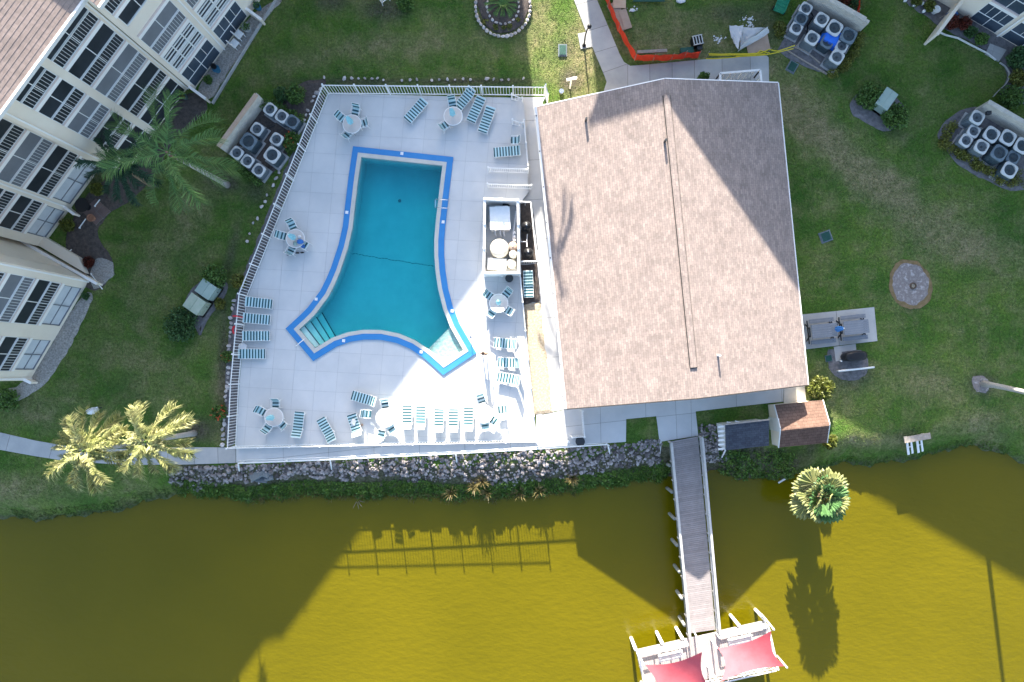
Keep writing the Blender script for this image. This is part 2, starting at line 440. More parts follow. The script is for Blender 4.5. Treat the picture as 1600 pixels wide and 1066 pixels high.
def pool_water_mat():
    m = bpy.data.materials.new('pool_water'); m.use_nodes = True
    N = m.node_tree.nodes; L = m.node_tree.links
    out = N['Material Output']; N.remove(N['Principled BSDF'])
    tr = N.new('ShaderNodeBsdfTransparent')
    va = N.new('ShaderNodeVolumeAbsorption'); va.inputs[0].default_value = (.0, .885, .925, 1); va.inputs[1].default_value = 1.0
    L.new(va.outputs[0], out.inputs['Volume'])
    gl = N.new('ShaderNodeBsdfGlossy'); gl.inputs['Roughness'].default_value = .04
    lw = N.new('ShaderNodeLayerWeight'); lw.inputs[0].default_value = .5
    pw = N.new('ShaderNodeMath'); pw.operation = 'POWER'; pw.inputs[1].default_value = 5; L.new(lw.outputs['Facing'], pw.inputs[0])
    fr = N.new('ShaderNodeMath'); fr.operation = 'MULTIPLY_ADD'; fr.inputs[1].default_value = .98; fr.inputs[2].default_value = .02; L.new(pw.outputs[0], fr.inputs[0])
    nz = N.new('ShaderNodeTexNoise'); nz.inputs['Scale'].default_value = 2.5; nz.inputs['Detail'].default_value = 4
    L.new(N.new('ShaderNodeNewGeometry').outputs['Position'], nz.inputs['Vector'])
    bp = N.new('ShaderNodeBump'); bp.inputs['Strength'].default_value = .12; bp.inputs['Distance'].default_value = .1
    L.new(nz.outputs[0], bp.inputs['Height']); L.new(bp.outputs[0], gl.inputs['Normal']); L.new(bp.outputs[0], lw.inputs['Normal'])
    ms = N.new('ShaderNodeMixShader'); L.new(fr.outputs[0], ms.inputs[0]); L.new(tr.outputs[0], ms.inputs[1]); L.new(gl.outputs[0], ms.inputs[2])
    L.new(ms.outputs[0], out.inputs[0])
    return m
M['pool_water'] = pool_water_mat()

# ---------------------------------------------------------------- ground, pond
WZ = -1.6
SHORE = [(-400, 835), (-200, 830), (0, 808), (60, 812), (110, 806), (180, 799), (250, 778), (300, 770), (360, 775), (400, 781),
         (480, 771), (560, 775), (640, 772), (720, 778), (800, 773), (860, 769), (930, 760), (1000, 750), (1045, 744),
         (1110, 735), (1150, 745), (1200, 749), (1240, 745), (1270, 735), (1310, 724), (1360, 726), (1420, 718),
         (1440, 715), (1480, 701), (1520, 697), (1560, 706), (1600, 726), (1700, 735), (2000, 745)]
_s = [at(x, y, WZ) for x, y in SHORE]
SX = np.array([p.x for p in _s]); SY = np.array([p.y for p in _s])
POOL_IN = [(565, 246), (691.6, 259.6), (686, 306), (681, 350), (679, 376), (679, 400), (681, 425), (685, 452), (693, 484), (704, 512), (724, 547),
           (694, 567), (683, 557), (672, 547.5), (648, 531.5), (624, 521.5), (596, 515.8), (568, 515.6), (544, 519.5), (520, 527.8), (493, 544.4),
           (468, 515), (480, 504), (493, 491), (514, 463), (524, 443), (532, 424), (544, 388), (551, 357), (555, 322), (560, 280)]
HOLE = [(540, 220), (715, 238), (700, 330), (697, 420), (750, 552), (690, 595), (600, 545), (560, 545), (488, 572), (440, 515), (530, 380)]

def in_poly(x, y, poly):
    c = np.zeros(np.shape(x), bool)
    n = len(poly)
    for i in range(n):
        (x1, y1), (x2, y2) = poly[i][:2], poly[(i + 1) % n][:2]
        if y1 == y2: continue
        k = ((y1 > y) != (y2 > y)) & (x < (x2 - x1) * (y - y1) / (y2 - y1) + x1)
        c = c ^ k
    return c

HOLE_W = [tuple(at(x, y, 0))[:2] for x, y in HOLE]
def ground_z(x, y):
    x = np.asarray(x, float); y = np.asarray(y, float)
    d = y - np.interp(x, SX, SY) + .12 * np.sin(x * 2.1) + .09 * np.sin(x * 5.3 + 1) + .05 * np.sin(x * 11 + 2)
    t = np.clip(d / 2.45, 0, 1)
    z = np.where(d > 0, WZ - WZ * (1 - (1 - t) ** 1.7), WZ + np.maximum(d * .7, -1.6))
    z = z + .015 * np.sin(x * 1.3) * np.sin(y * 1.7) * (t >= 1)
    return z
def gz(x, y): return float(ground_z(x, y))

def blob_field(X, Y, blobs):
    f = np.zeros_like(X)
    for px, py, rx, ry, a, ang in blobs:
        c = at(px, py); s = H / F
        dx = (X - c.x) / s; dy = -(Y - c.y) / s
        ca, sa = math.cos(math.radians(ang)), math.sin(math.radians(ang))
        u = (dx * ca + dy * sa) / rx; v = (-dx * sa + dy * ca) / ry
        f = np.maximum(f, a * np.exp(-(u * u + v * v) ** 1.4))
    return f

DRY = [(1270, 200, 120, 30, 1, 38), (1370, 285, 120, 30, 1, 36), (1490, 370, 100, 34, .8, 25), (1240, 150, 40, 30, .8, 40), (1060, 60, 110, 40, .55, 0), (1200, 110, 50, 25, .5, 0),
       (640, 70, 130, 22, .45, -3), (840, 60, 40, 60, .4, 0), (910, 100, 30, 80, .7, 0), (480, 90, 60, 20, .4, -10), (1450, 600, 80, 30, .45, 10),
       (1530, 660, 60, 22, .5, 0), (1370, 690, 60, 14, .7, 0), (1250, 640, 20, 60, .4, 0), (300, 330, 28, 90, .5, 25), (240, 420, 30, 90, .45, 20),
       (200, 560, 90, 25, .35, 20), (50, 640, 60, 25, .5, 0), (30, 770, 90, 30, .4, 0), (240, 600, 60, 40, .3, 10), (1560, 690, 30, 20, .5, 0), (1310, 600, 30, 40, .4, 0), (350, 600, 20, 90, .5, 0)]
SOIL = [(350, 284, 30, 14, .95, 20), (308, 672, 30, 20, .9, 0), (478, 165, 30, 28, .9, -50), (560, 128, 120, 6, .7, 0), (740, 128, 120, 6, .8, 0),
        (360, 400, 9, 60, .6, 15), (350, 560, 9, 120, .75, 0), (1425, 480, 12, 12, .3, 0), (1535, 600, 22, 18, .9, 0), (1268, 690, 12, 60, .6, 0), (1245, 730, 14, 26, .85, 30),
        (1418, 680, 22, 10, .45, 0), (890, 128, 17, 22, .9, 0), (600, 14, 40, 20, .8, 0), (520, 4, 30, 14, .7, 0), (1140, 20, 40, 14, .55, 0), (1195, 40, 24, 40, .55, 0),
        (1330, 585, 34, 24, .6, 0), (345, 480, 30, 60, .35, 20), (786, 25, 50, 40, .5, 0), (160, 250, 60, 60, .6, 0), (1380, 200, 40, 10, .3, 30), (400, 300, 24, 20, .6, 0), (880, 78, 15, 17, .6, 0)]
xs = np.concatenate([[-1500, -500, -200, -90, -60], np.arange(-46, 46.01, .3), [60, 90, 200, 500, 1500]])
ys = np.concatenate([[-1500, -400, -120, -60], np.arange(-27, 32.01, .3), [45, 70, 200, 500, 1500]])
GX, GY = np.meshgrid(xs, ys)
GZ = ground_z(GX, GY)
GZ[in_poly(GX, GY, HOLE_W)] = -3
nx, ny = len(xs), len(ys)
me = bpy.data.meshes.new('lawn')
idx = np.arange(nx * ny).reshape(ny, nx)
quads = np.stack([idx[:-1, :-1], idx[:-1, 1:], idx[1:, 1:], idx[1:, :-1]], -1).reshape(-1, 4)
me.from_pydata(np.stack([GX, GY, GZ], -1).reshape(-1, 3).tolist(), [], quads.tolist())
me.materials.append(M['lawn'])
me.polygons.foreach_set('use_smooth', [True] * len(me.polygons))
for nm, bl in (('dry', DRY), ('soil', SOIL)):
    a = me.attributes.new(nm, 'FLOAT', 'POINT')
    f = blob_field(GX, GY, bl)
    if nm == 'soil':
        d = GY - np.interp(GX, SX, SY)
        mid = (GX > at(262, 0).x) & (GX < at(1225, 0).x)
        f = np.maximum(f, np.where(mid & (d < 2.4), .8, 0) + np.where(d < .25, .6, 0))
        f = np.clip(f, 0, 1)
    a.data.foreach_set('value', f.astype(np.float32).ravel())
lawn = bpy.data.objects.new('lawn', me); COL.objects.link(lawn); setp(lawn, kind='structure')

pond = MB().add([(-1500, -1500, WZ), (1500, -1500, WZ), (1500, -3.2, WZ), (-1500, -3.2, WZ)], [(0, 1, 2, 3)]).build('pond_water', M['pond'], kind='structure')

# ---------------------------------------------------------------- slabs with real joints
def slabs(rname, poly, z, lines, m, mj, holes=(), gap=.014, thick=.05, base_drop=.01, name='slab', edge=None, kind='structure', foot=None):
    """poly, holes: points in the place (x, y). lines: (point, direction) of the joints.
    Every piece between joints becomes an object of its own under the named sheet."""
    loops = [[Vector((p[0], p[1], 0)) for p in poly]] + [[Vector((p[0], p[1], 0)) for p in h] for h in holes]
    pts = [v for l in loops for v in l]
    tris = tessellate_polygon(loops)
    def up(t):
        a, b, c = (pts[i] for i in t)
        return t if (b - a).cross(c - a).z > 0 else (t[0], t[2], t[1])
    tris = [up(t) for t in tris]
    base = MB().add([(p.x, p.y, z - base_drop) for p in pts], tris)
    if edge:
        n = len(poly); zb = foot if foot is not None else z - .25
        for i in range(n):
            a, b = loops[0][i], loops[0][(i + 1) % n]
            base.add([(a.x, a.y, zb), (b.x, b.y, zb), (b.x, b.y, z - base_drop), (a.x, a.y, z - base_drop)], [(0, 1, 2, 3)], 1)
    root = base.build(rname, [mj, edge or mj], kind=kind)
    bm = bmesh.new()
    vs = [bm.verts.new((p.x, p.y, z)) for p in pts]
    for t in tris:
        try: bm.faces.new([vs[i] for i in t])
        except ValueError: pass
    bmesh.ops.dissolve_limit(bm, angle_limit=.01, verts=bm.verts, edges=bm.edges)
    ln = []
    for p, d in lines:
        p = Vector((p[0], p[1], 0)); d = Vector((d[0], d[1], 0)).normalized(); n = Vector((-d.y, d.x, 0))
        for s in (-gap / 2, gap / 2):
            bmesh.ops.bisect_plane(bm, geom=bm.verts[:] + bm.edges[:] + bm.faces[:], plane_co=p + n * s, plane_no=n)
        ln.append((p, n))
    dead = [f for f in bm.faces if any(abs((f.calc_center_median() - p).dot(n)) < gap / 2 * .98 for p, n in ln)]
    bmesh.ops.delete(bm, geom=dead, context='FACES')
    bm.faces.ensure_lookup_table()
    seen = set(); out = []
    for f in bm.faces:
        if f.index in seen: continue
        st = [f]; seen.add(f.index); isl = []
        while st:
            g = st.pop(); isl.append(g)
            for e in g.edges:
                for h in e.link_faces:
                    if h.index not in seen: seen.add(h.index); st.append(h)
        vi = {}; V = []; Fc = []
        for g in isl:
            r = []
            for v in g.verts:
                if v.index not in vi: vi[v.index] = len(V); V.append(v.co.copy())
                r.append(vi[v.index])
            Fc.append(r)
        c = sum(V, Vector()) / len(V)
        n0 = len(V); ins = {g.index for g in isl}
        dz = random.uniform(-.003, .001)
        P = [(v.x - c.x, v.y - c.y, dz) for v in V] + [(v.x - c.x, v.y - c.y, -thick) for v in V]
        for g in isl:
            for lp in g.loops:
                if sum(1 for h in lp.edge.link_faces if h.index in ins) == 1:
                    a, b = vi[lp.vert.index], vi[lp.link_loop_next.vert.index]
                    Fc.append([b, a, a + n0, b + n0])
        mm = bpy.data.meshes.new(name); mm.from_pydata(P, [], Fc); mm.materials.append(m)
        out.append(inst(name, mm, root, (c.x, c.y, z)))
    bm.free()
    return root

def par_lines(p0, d, step, n):
    """n parallel joints, the first through p0, each `step` metres further to the left of d"""
    d = Vector((d[0], d[1])).normalized(); q = Vector((-d.y, d.x)); p0 = Vector((p0[0], p0[1]))
    return [(p0 + q * step * i, d) for i in range(n)]
def xy(pts, z): return [tuple(at(x, y, z))[:2] for x, y in pts]
def px_lines(segs, z):
    o = []
    for (x1, y1), (x2, y2) in segs:
        a = at(x1, y1, z); b = at(x2, y2, z); o.append(((a.x, a.y), (b.x - a.x, b.y - a.y)))
    return o

def offset_poly(poly, d):
    n = len(poly); out = []
    ar = sum(poly[i][0] * poly[(i + 1) % n][1] - poly[(i + 1) % n][0] * poly[i][1] for i in range(n))
    s = 1 if ar > 0 else -1
    for i in range(n):
        a, b, c = (Vector(poly[(i + k) % n][:2]) for k in (-1, 0, 1))
        u = (b - a).normalized(); v = (c - b).normalized()
        n1 = Vector((u.y, -u.x)) * s; n2 = Vector((v.y, -v.x)) * s
        m = (n1 + n2).normalized()
        out.append(tuple(b + m * d / max(.35, m.dot(n1))))
    return out

# ---------------------------------------------------------------- pool deck and pool
DZ = .4
DECK = [(513.4, 146), (812, 153), (818, 160), (821, 200), (824, 262), (826, 300), (813, 318), (814, 430), (834, 648), (838, 688), (369, 698), (374, 600), (387, 463)]
pin = xy(POOL_IN, DZ)
cop_o = offset_poly(pin, .27)
blue_o = offset_poly(pin, .68)
deck_w = xy(DECK, DZ)
u = at(560, 260, DZ) - at(551, 330, DZ); du = (u.x, u.y)
lines = par_lines(tuple(at(830, 300, DZ))[:2], (-.12, -1), -1.48, 15) if False else []
for i in range(14): lines.append((tuple(at(372 + 34 * i, 420, DZ))[:2], (.09, 1)))
for i in range(18): lines.append((tuple(at(600, 152 + 31 * i, DZ))[:2], (1, -.055)))
deck = slabs('pool_deck', deck_w, DZ, lines, M['deck'], M['deck_joint'], holes=[blue_o], gap=.018, edge=M['deck_side'], foot=-.1)

pool = T('swimming_pool', 'three-pointed swimming pool with blue painted rim and teal water', 'pool', at(620, 400, 0))
def ring(a, b, za, zb, mb, mi=0):
    n = len(a)
    ar = sum(a[i][0] * a[(i + 1) % n][1] - a[(i + 1) % n][0] * a[i][1] for i in range(n))
    vs = [(p[0], p[1], za) for p in a] + [(p[0], p[1], zb) for p in b]
    fs = [(i, n + i, n + (i + 1) % n, (i + 1) % n) if ar > 0 else (i, (i + 1) % n, n + (i + 1) % n, n + i) for i in range(n)]
    mb.add(vs, fs, mi)
mb = MB(); ring(cop_o, blue_o, DZ + .11, DZ + .10, mb); ring(blue_o, blue_o, DZ + .10, DZ - .1, mb)
mb.build('blue_rim', M['blue_band'], pool, world=True)
mb = MB(); ring(pin, cop_o, DZ + .135, DZ + .13, mb); ring(cop_o, cop_o, DZ + .13, DZ, mb); ring(pin, pin, DZ - .1, DZ + .135, mb)
mb.build('coping', M['coping'], pool, world=True)
PZ = -1.05
fl = [Vector((x, y, 0)) for x, y in pin]
tr_ = [t if (fl[t[1]] - fl[t[0]]).cross(fl[t[2]] - fl[t[0]]).z > 0 else (t[0], t[2], t[1]) for t in tessellate_polygon([fl])]
yn, ys_ = at(600, 250, 0).y, at(600, 565, 0).y
def floor_z(y): return -1.25 + .6 * min(1, max(0, (yn - y) / (yn - ys_))) ** .8
mb = MB(); nf = len(fl)
mb.add([(v.x, v.y, floor_z(v.y)) for v in fl] + [(v.x, v.y, DZ) for v in fl], tr_ + [(i, nf + i, nf + (i + 1) % nf, (i + 1) % nf) for i in range(nf)])
mb.build('basin', M['pool_wall'], pool, world=True)
wi = offset_poly(pin, -.006); ar_ = sum(pin[i][0] * pin[(i + 1) % nf][1] - pin[(i + 1) % nf][0] * pin[i][1] for i in range(nf)) > 0
sd_ = [(i, (i + 1) % nf, nf + (i + 1) % nf, nf + i) for i in range(nf)]
if not ar_: sd_ = [f[::-1] for f in sd_]
MB().add([(x, y, floor_z(y) + .02) for x, y in wi] + [(x, y, DZ - .06) for x, y in wi], [t[::-1] for t in tr_] + [tuple(q + nf for q in t) for t in tr_] + sd_).build('water', M['pool_water'], pool, world=True)
mb = MB()
for i in range(26):
    a = at(546 + 133 * i / 26, 396 + 21 * i / 26 + random.uniform(-1, 1), PZ); b = at(546 + 133 * (i + .8) / 26, 396 + 21 * (i + .8) / 26 + random.uniform(-1, 1), PZ)
    mb.bar((a.x, a.y, floor_z(a.y) + .01), (b.x, b.y, floor_z(b.y) + .01), .032, .02)
mb.build('floor_seam', M['pool_line'], pool, world=True)
def pl(p, q, t): return (p[0] + (q[0] - p[0]) * t, p[1] + (q[1] - p[1]) * t)
L0, L1, R0, R1 = (470, 516.5), (500, 486), (493.5, 543), (523, 527)
for i, zt in enumerate((.16, -.12, -.38, -.64)):
    t0, t1 = i * .24 + .0, (i + 1) * .24
    poly = xy([pl(L0, L1, t0), pl(L0, L1, t1), pl(R0, R1, t1), pl(R0, R1, t0)], 0)
    MB().prism(poly, PZ, zt).build('step', M['pool_step'], pool, world=True)
    a = at(*pl(L0, L1, t1), 0); b = at(*pl(R0, R1, t1), 0)
    MB().bar((a.x, a.y, zt + .006), (b.x, b.y, zt + .006), .07, .016).build('step_nosing', M['pool_line'], pool, world=True)
for px, py in ((624.5, 314), (604, 495.5), (644, 471), (570, 463), (676, 517), (611, 426)):
    p = at(px, py, PZ); p.z = floor_z(p.y)
    MB().lathe([(.09, 0), (.12, .02), (.05, .03)], 12, (p.x, p.y, PZ)).build('floor_drain', M['ac_ring_grey'] if py == 314 else M['pool_step'], pool, world=True)
for px, py in ((628, 240), (542, 332), (692.5, 347), (494, 467.5), (537, 532.5), (658, 550), (706.5, 486)):
    p = at(px, py, DZ + .11)
    MB().box((p.x, p.y, DZ + .125), (.2, .2, .03), -.1).build('depth_tile', M['white'], pool, world=True)
# ladder on the east rim, grab rail at the steps
sun_patch_slab = xy([(725, 547), (694, 568), (668, 547.5), (703, 512)], 0)
MB().prism(sun_patch_slab, PZ, .20).build('sun_patch_slab', M['sun_patch_slab'], pool, world=True)  # added slab lifts the floor so a sun patch shows without refraction
lad = T('pool_ladder', 'chrome pool ladder over the right rim of the pool', 'ladder', at(690, 318, DZ))
for py in (312, 325):
    a, b, c, d = (at(x, py + .4 * (x - 690) * .15, z) for x, z in ((701, DZ + .1), (699, DZ + .75), (683, DZ + .75), (680, DZ - .5)))
    MB().tube([a, b, c, d, (d.x, d.y, -.6)], .028, 8).build('rail', M['steel'], lad, world=True, smooth=True)
for z in (.05, -.25):
    a = at(680.5, 312, z); b = at(680.5, 325, z); MB().bar(a, b, .1, .03).build('rung', M['steel'], lad, world=True)
gr = T('grab_rail', 'white grab rail over the blue rim by the pool steps', 'rail', at(466, 537, DZ))
a = at(462, 541, DZ); b = at(463.5, 540, DZ + .8); c = at(474, 531, DZ + .8); d = at(477, 529, DZ - .3)
MB().tube([a, b, c, d], .03, 8).build('rail', M['white'], gr, world=True, smooth=True)
po = T('rim_post', 'slim grey post at the corner of the pool rim by the standing person', 'post', at(735.5, 526, DZ))
MB().tube([at(735.5, 526, DZ), at(735.5, 526, DZ) + Vector((0, 0, 1.0))], .022, 8).build('post', M['steel'], po, world=True)
MB().lathe([(.07, 0), (.07, .02), (.03, .03)], 12, at(735.5, 526, DZ)).build('flange', M['steel'], po, world=True)

# ---------------------------------------------------------------- walks
WK = .045
SIDE = [(-60, 660), (0, 676), (55, 688.5), (110, 698.5), (180, 702), (290, 699), (368, 699.5), (368, 723.5), (290, 726), (200, 726.5), (110, 721.5), (55, 713), (0, 703), (-60, 690)]
jl = px_lines([((18, 672), (8, 708)), ((84, 690), (75, 722)), ((150, 695), (148, 730)), ((215, 695), (214, 730)), ((262, 695), (262, 730)), ((303, 695), (304, 730)), ((340, 695), (341, 730))], WK)
slabs('sidewalk', xy(SIDE, WK), WK, jl, M['walk'], M['walk_joint'], gap=.03)
SOUTH = [(369, 699.5), (838, 689), (838, 640), (848, 648), (863, 645), (886, 640), (886, 632), (1224, 600), (1224, 627.5), (1155, 635), (1087, 643), (1091, 681), (1034, 690), (1032, 709), (1030.5, 690),
         (1025.5, 650.5), (978.5, 655), (978, 690.5), (911, 695.5), (838, 703), (700, 709.5), (520, 718), (369, 723.5)]
jl = px_lines([((440 + 71 * i, 600), (443 + 71 * i, 730)) for i in range(12)] + [((838, 672), (1060, 648)), ((1056, 640), (1058, 690))], WK)
slabs('pond_walk', xy(SOUTH, WK), WK, jl, M['walk_grey'], M['walk_joint'], gap=.02)
WEST = [(816, 152), (852, 152), (848, 160), (888, 639), (836, 648), (812, 420), (812, 318), (824, 300), (823, 240)]
jl = px_lines([((800, 190 + 62 * i), (900, 184 + 62 * i)) for i in range(8)], WK)
slabs('side_walk', xy(WEST, WK), WK, jl, M['walk_grey'], M['walk_joint'], gap=.02)
NORTH = [(880, -70), (897, 0), (916, 50), (946, 122), (948, 128), (944, 140), (946, 160), (1202, 150), (1201, 90), (1198, 87), (1110, 92), (1000, 102), (985, 103), (975, 97), (968, 84), (933, 0), (905, -70)]
jl = px_lines([((880, 14), (960, -10)), ((890, 57), (980, 30)), ((900, 91), (990, 64)), ((935, 116), (1000, 93)), ((981, 90), (981, 160)), ((1015, 90), (1016, 160)), ((1050, 90), (1051, 160)),
               ((1085, 90), (1085, 160)), ((1128, 85), (1129, 160)), ((1172, 80), (1174, 160))], WK)
slabs('north_walk', xy(NORTH, WK), WK, jl, M['walk'], M['walk_joint'], gap=.03)
slabs('picnic_pad', xy([(1250, 492), (1366, 480), (1371, 533), (1258, 546)], WK), WK, px_lines([((1306, 480), (1312, 545))], WK), M['walk'], M['walk_joint'], gap=.03, edge=M['walk'], foot=-.1)
slabs('grill_pad', xy([(1303, 542), (1337, 537.5), (1338, 547), (1315, 550), (1317, 562), (1306, 565)], WK), WK, [], M['walk'], M['walk_joint'])
slabs('corner_pad', xy([(1224.5, 600), (1257, 596), (1260, 634), (1225, 637)], .06), .06, [], M['coping'], M['walk_joint'], edge=M['coping'], foot=-.1)

def bed(name, pts, m, z=.03, h=.05, kind='structure', sub=2, sm=True):
    """a low mounded bed with a soft wobbling outline"""
    P = [Vector(p[:2]) for p in xy(pts, z)]
    if sm:
        for _ in range(2): P = [q for i in range(len(P)) for q in (P[i].lerp(P[(i + 1) % len(P)], .2), P[i].lerp(P[(i + 1) % len(P)], .8))]
    n = len(P); out = []
    for i in range(n):
        a, b = P[i], P[(i + 1) % n]; k = max(1, int((b - a).length / .28))
        for j in range(k):
            q = a.lerp(b, j / k); out.append(q + Vector((random.uniform(-.06, .06), random.uniform(-.06, .06))))
    c = offset_poly([tuple(p) for p in out], -.22)
    N_ = len(out); mb = MB()
    lo = [(p.x, p.y, -.05) for p in out]; mid = [(p.x, p.y, z) for p in out]; hi = [(p[0], p[1], z + h) for p in c]
    mb.add(lo + mid + hi, [(r * N_ + i, r * N_ + (i + 1) % N_, (r + 1) * N_ + (i + 1) % N_, (r + 1) * N_ + i) for r in (0, 1) for i in range(N_)])
    t = tessellate_polygon([[Vector((p[0], p[1], 0)) for p in c]])
    f = []
    for q in t:
        a, b, d = (Vector((c[i][0], c[i][1], 0)) for i in q)
        f.append(q if (b - a).cross(d - a).z > 0 else (q[0], q[2], q[1]))
    mb.add(hi, f)
    return mb.build(name, m, kind=kind)

bed('planting_strip', [(813, 318), (832, 317), (839, 411), (814, 413)], M['mulch'], .07, .05, sm=False)
bed('planting_strip', [(814, 413.5), (839.5, 411.5), (844, 471), (818, 476)], M['mulch'], .07, .05, sm=False)
bed('gravel_strip', [(818, 476.5), (844, 471.5), (863.5, 645), (834, 649)], M['gravel_tan'], .07, .05, sm=False)
bed('mulch_bed', [(352, 236), (409, 152), (470, 192), (446, 250), (414, 284)], M['mulch'])
bed('mulch_bed', [(438, 160), (470, 128), (512, 122), (505, 140), (470, 200), (455, 190)], M['mulch'])
bed('mulch_bed', [(1236, 30), (1262, 0), (1345, 45), (1300, 122), (1212, 82), (1222, 66)], M['mulch_grey'])
bed('mulch_bed', [(1462, 214), (1478, 185), (1528, 160), (1610, 210), (1610, 296), (1578, 300), (1500, 262)], M['mulch_grey'])
bed('mulch_bed', [(1326, 165), (1344, 138), (1400, 148), (1420, 180), (1388, 210), (1332, 182)], M['mulch_grey'])
bed('mulch_bed', [(285, 470), (318, 432), (360, 440), (350, 470), (322, 500), (312, 530), (300, 498)], M['mulch_grey'])
bed('mulch_bed', [(352, 590), (356, 520), (372, 450), (392, 400), (455, 240), (500, 150), (510, 147), (386, 463), (372, 600), (367, 698), (352, 698)], M['mulch_grey'], .02, .02)
bed('dry_grass_ring', [(1390, 425), (1404, 406), (1430, 406), (1452, 424), (1459, 450), (1452, 474), (1430, 485), (1404, 478), (1390, 455)], M['dry_ring'], .015, .02)
bed('sand_pit', [(1394, 425), (1410, 408), (1436, 412), (1455, 438), (1452, 465), (1430, 481), (1402, 472), (1391, 450)], M['sand'], .02, .03)
bed('sand_pit', [(1515, 592), (1535, 585), (1550, 598), (1542, 615), (1524, 612)], M['sand'], .02, .03)
bed('grill_bed', [(1290, 545), (1306, 545), (1318, 548), (1350, 548), (1360, 570), (1350, 590), (1325, 598), (1295, 580)], M['mulch_grey'], .02, .02)
bed('garden_bed', [(304, 139), (387, 28), (430, 0), (442, 0), (400, 45), (346, 130), (326, 160)], M['gravel'], .03)
bed('garden_bed', [(229, 229), (280, 152), (304, 142), (330, 166), (300, 195), (262, 232), (250, 260)], M['mulch'], .03)
bed('garden_bed', [(96, 372), (140, 292), (240, 240), (250, 262), (210, 310), (170, 332), (148, 365), (180, 410), (176, 432), (150, 458), (122, 440)], M['mulch'], .03)
bed('garden_bed', [(130, 455), (150, 460), (100, 560), (70, 600), (40, 622), (0, 640), (-20, 620), (46, 596)], M['gravel'], .03)
bed('garden_bed', [(150, 400), (176, 408), (178, 430), (152, 455), (138, 440)], M['gravel'], .085, .02)
bed('garden_bed', [(1395, -10), (1480, 50), (1520, 66), (1570, 100), (1575, 125), (1556, 148), (1620, 170), (1620, 60), (1520, 10), (1490, -20)], M['mulch_grey'], .03)
bed('garden_bed', [(744, 8), (750, -12), (790, -30), (825, -12), (828, 14), (815, 40), (790, 52), (764, 48)], M['mulch'], .05)
bed('grass_square', [(979.5, 656), (1025, 651.5), (1029.5, 686), (981, 690)], M['lawn'], .012, .02)

# ---------------------------------------------------------------- fences
PICK = MB().box((0, 0, 0), (.03, .03, 1)).mesh('picket', M['white'])
def fence(label, pts, h=1.5, step=.2, post_step=2.03, z=DZ, name='picket_fence', cat='fence', group=None, top_w=.055, ends=(True, True), pickets=True):
    root = T(name, label, cat, pts[0], group=group)
    o = Vector(root.location)
    for k in range(len(pts) - 1):
        a, b = Vector(pts[k]), Vector(pts[k + 1]); L_ = (b - a).length; d = (b - a) / L_; rz = math.atan2(d.y, d.x)
        e = Vector((0, 0, 1))
        MB().bar(a + e * (h - .06), b + e * (h - .06), top_w, .05).build('top_rail', M['white'], root, world=True)
        MB().bar(a + e * .14, b + e * .14, .05, .05).build('bottom_rail', M['white'], root, world=True)
        n = max(1, round(L_ / post_step))
        for i in range(0 if (k > 0 or ends[0]) else 1, n + (1 if (k == len(pts) - 2 and ends[1]) else 0)):
            p = a.lerp(b, i / n)
            q = MB().box((0, 0, h / 2 + .06), (.075, .075, h + .12), rz)
            q.box((0, 0, h + .135), (.1, .1, .03), rz)
            w = q.build('post', M['white'], root); w.location = p - o
        if pickets:
            m_ = max(2, round(L_ / step))
            for i in range(1, m_):
                if abs((i / m_ * n) - round(i / m_ * n)) * L_ / n < .06: continue
                p = a.lerp(b, i / m_)
                inst('picket', PICK, root, p - o + Vector((0, 0, h / 2 + .05)), (0, 0, rz), (1, 1, h - .05))
    return root
D = lambda x, y: at(x, y, DZ)
fence('white picket fence along the top edge of the pool deck', [D(514, 147), D(850, 150)])
fence('long slanting white picket fence on the upper left deck edge', [D(514, 147), D(387, 463)], ends=(False, True))
fence('white picket fence on the lower left deck edge, red hook on its rail', [D(387, 463), D(374, 600), D(369.5, 697)], ends=(False, True))
fence('white picket fence along the pond side of the pool deck', [D(370, 697), D(838, 687)], ends=(False, True))
fence('white picket fence between the dining table and the gravel strip', [D(812.5, 432), D(834, 648), D(837.5, 686)], h=1.3, ends=(True, False))
fence('short white wall fence at the top right corner of the deck beside the clubhouse', [at(851.5, 150, .1), at(855, 164, .1)], h=1.8, step=.1)
fence('white railing on the upper side of the deck ramp', [D(764, 269), D(825, 271)], h=1.05, step=.13, name='ramp_railing', cat='railing')
fence('white railing on the lower side of the deck ramp', [D(763, 293.5), D(830, 296)], h=1.05, step=.13, name='ramp_railing', cat='railing')
fence('thin white railing along the deck edge from the steps to the ramp', [D(819, 197), D(825, 266)], h=1.05, step=.5, name='edge_railing', cat='railing', pickets=False)
fence('short white railing on the upper side of the deck steps', [D(800, 156), at(816, 162, .1)], h=.95, step=.25, name='step_railing', cat='railing', post_step=5)
fence('short white railing on the lower side of the deck steps', [D(801, 195), at(817, 200, .1)], h=.95, step=.25, name='step_railing', cat='railing', post_step=5)
st = T('deck_steps', 'concrete steps down from the pool deck at its top right corner', 'steps', at(810, 178, DZ))
for i, (x0, z0) in enumerate(((799.5, DZ + .012), (808, DZ + .0085))):
    poly = xy([(x0, 158), (x0 + 8, 158.5), (x0 + 9.5, 193), (x0 + 1.5, 192.5)], DZ)
    MB().prism(poly, DZ - .2, z0).build('step', M['walk_grey'], st, world=True)
# gate and low fence at the lower right corner of the deck
fence('white gate fence beside the black bin under the clubhouse eave', [at(908, 641, .06), at(911, 680, .06), at(892, 681, .06)], h=1.3, step=.12, name='gate_fence', cat='gate')
fence('low dark-shadowed white gate across the walk at the bottom right deck corner', [at(839, 690, .06), at(887, 688, .06)], h=1.2, step=.11, name='walk_gate', cat='gate')
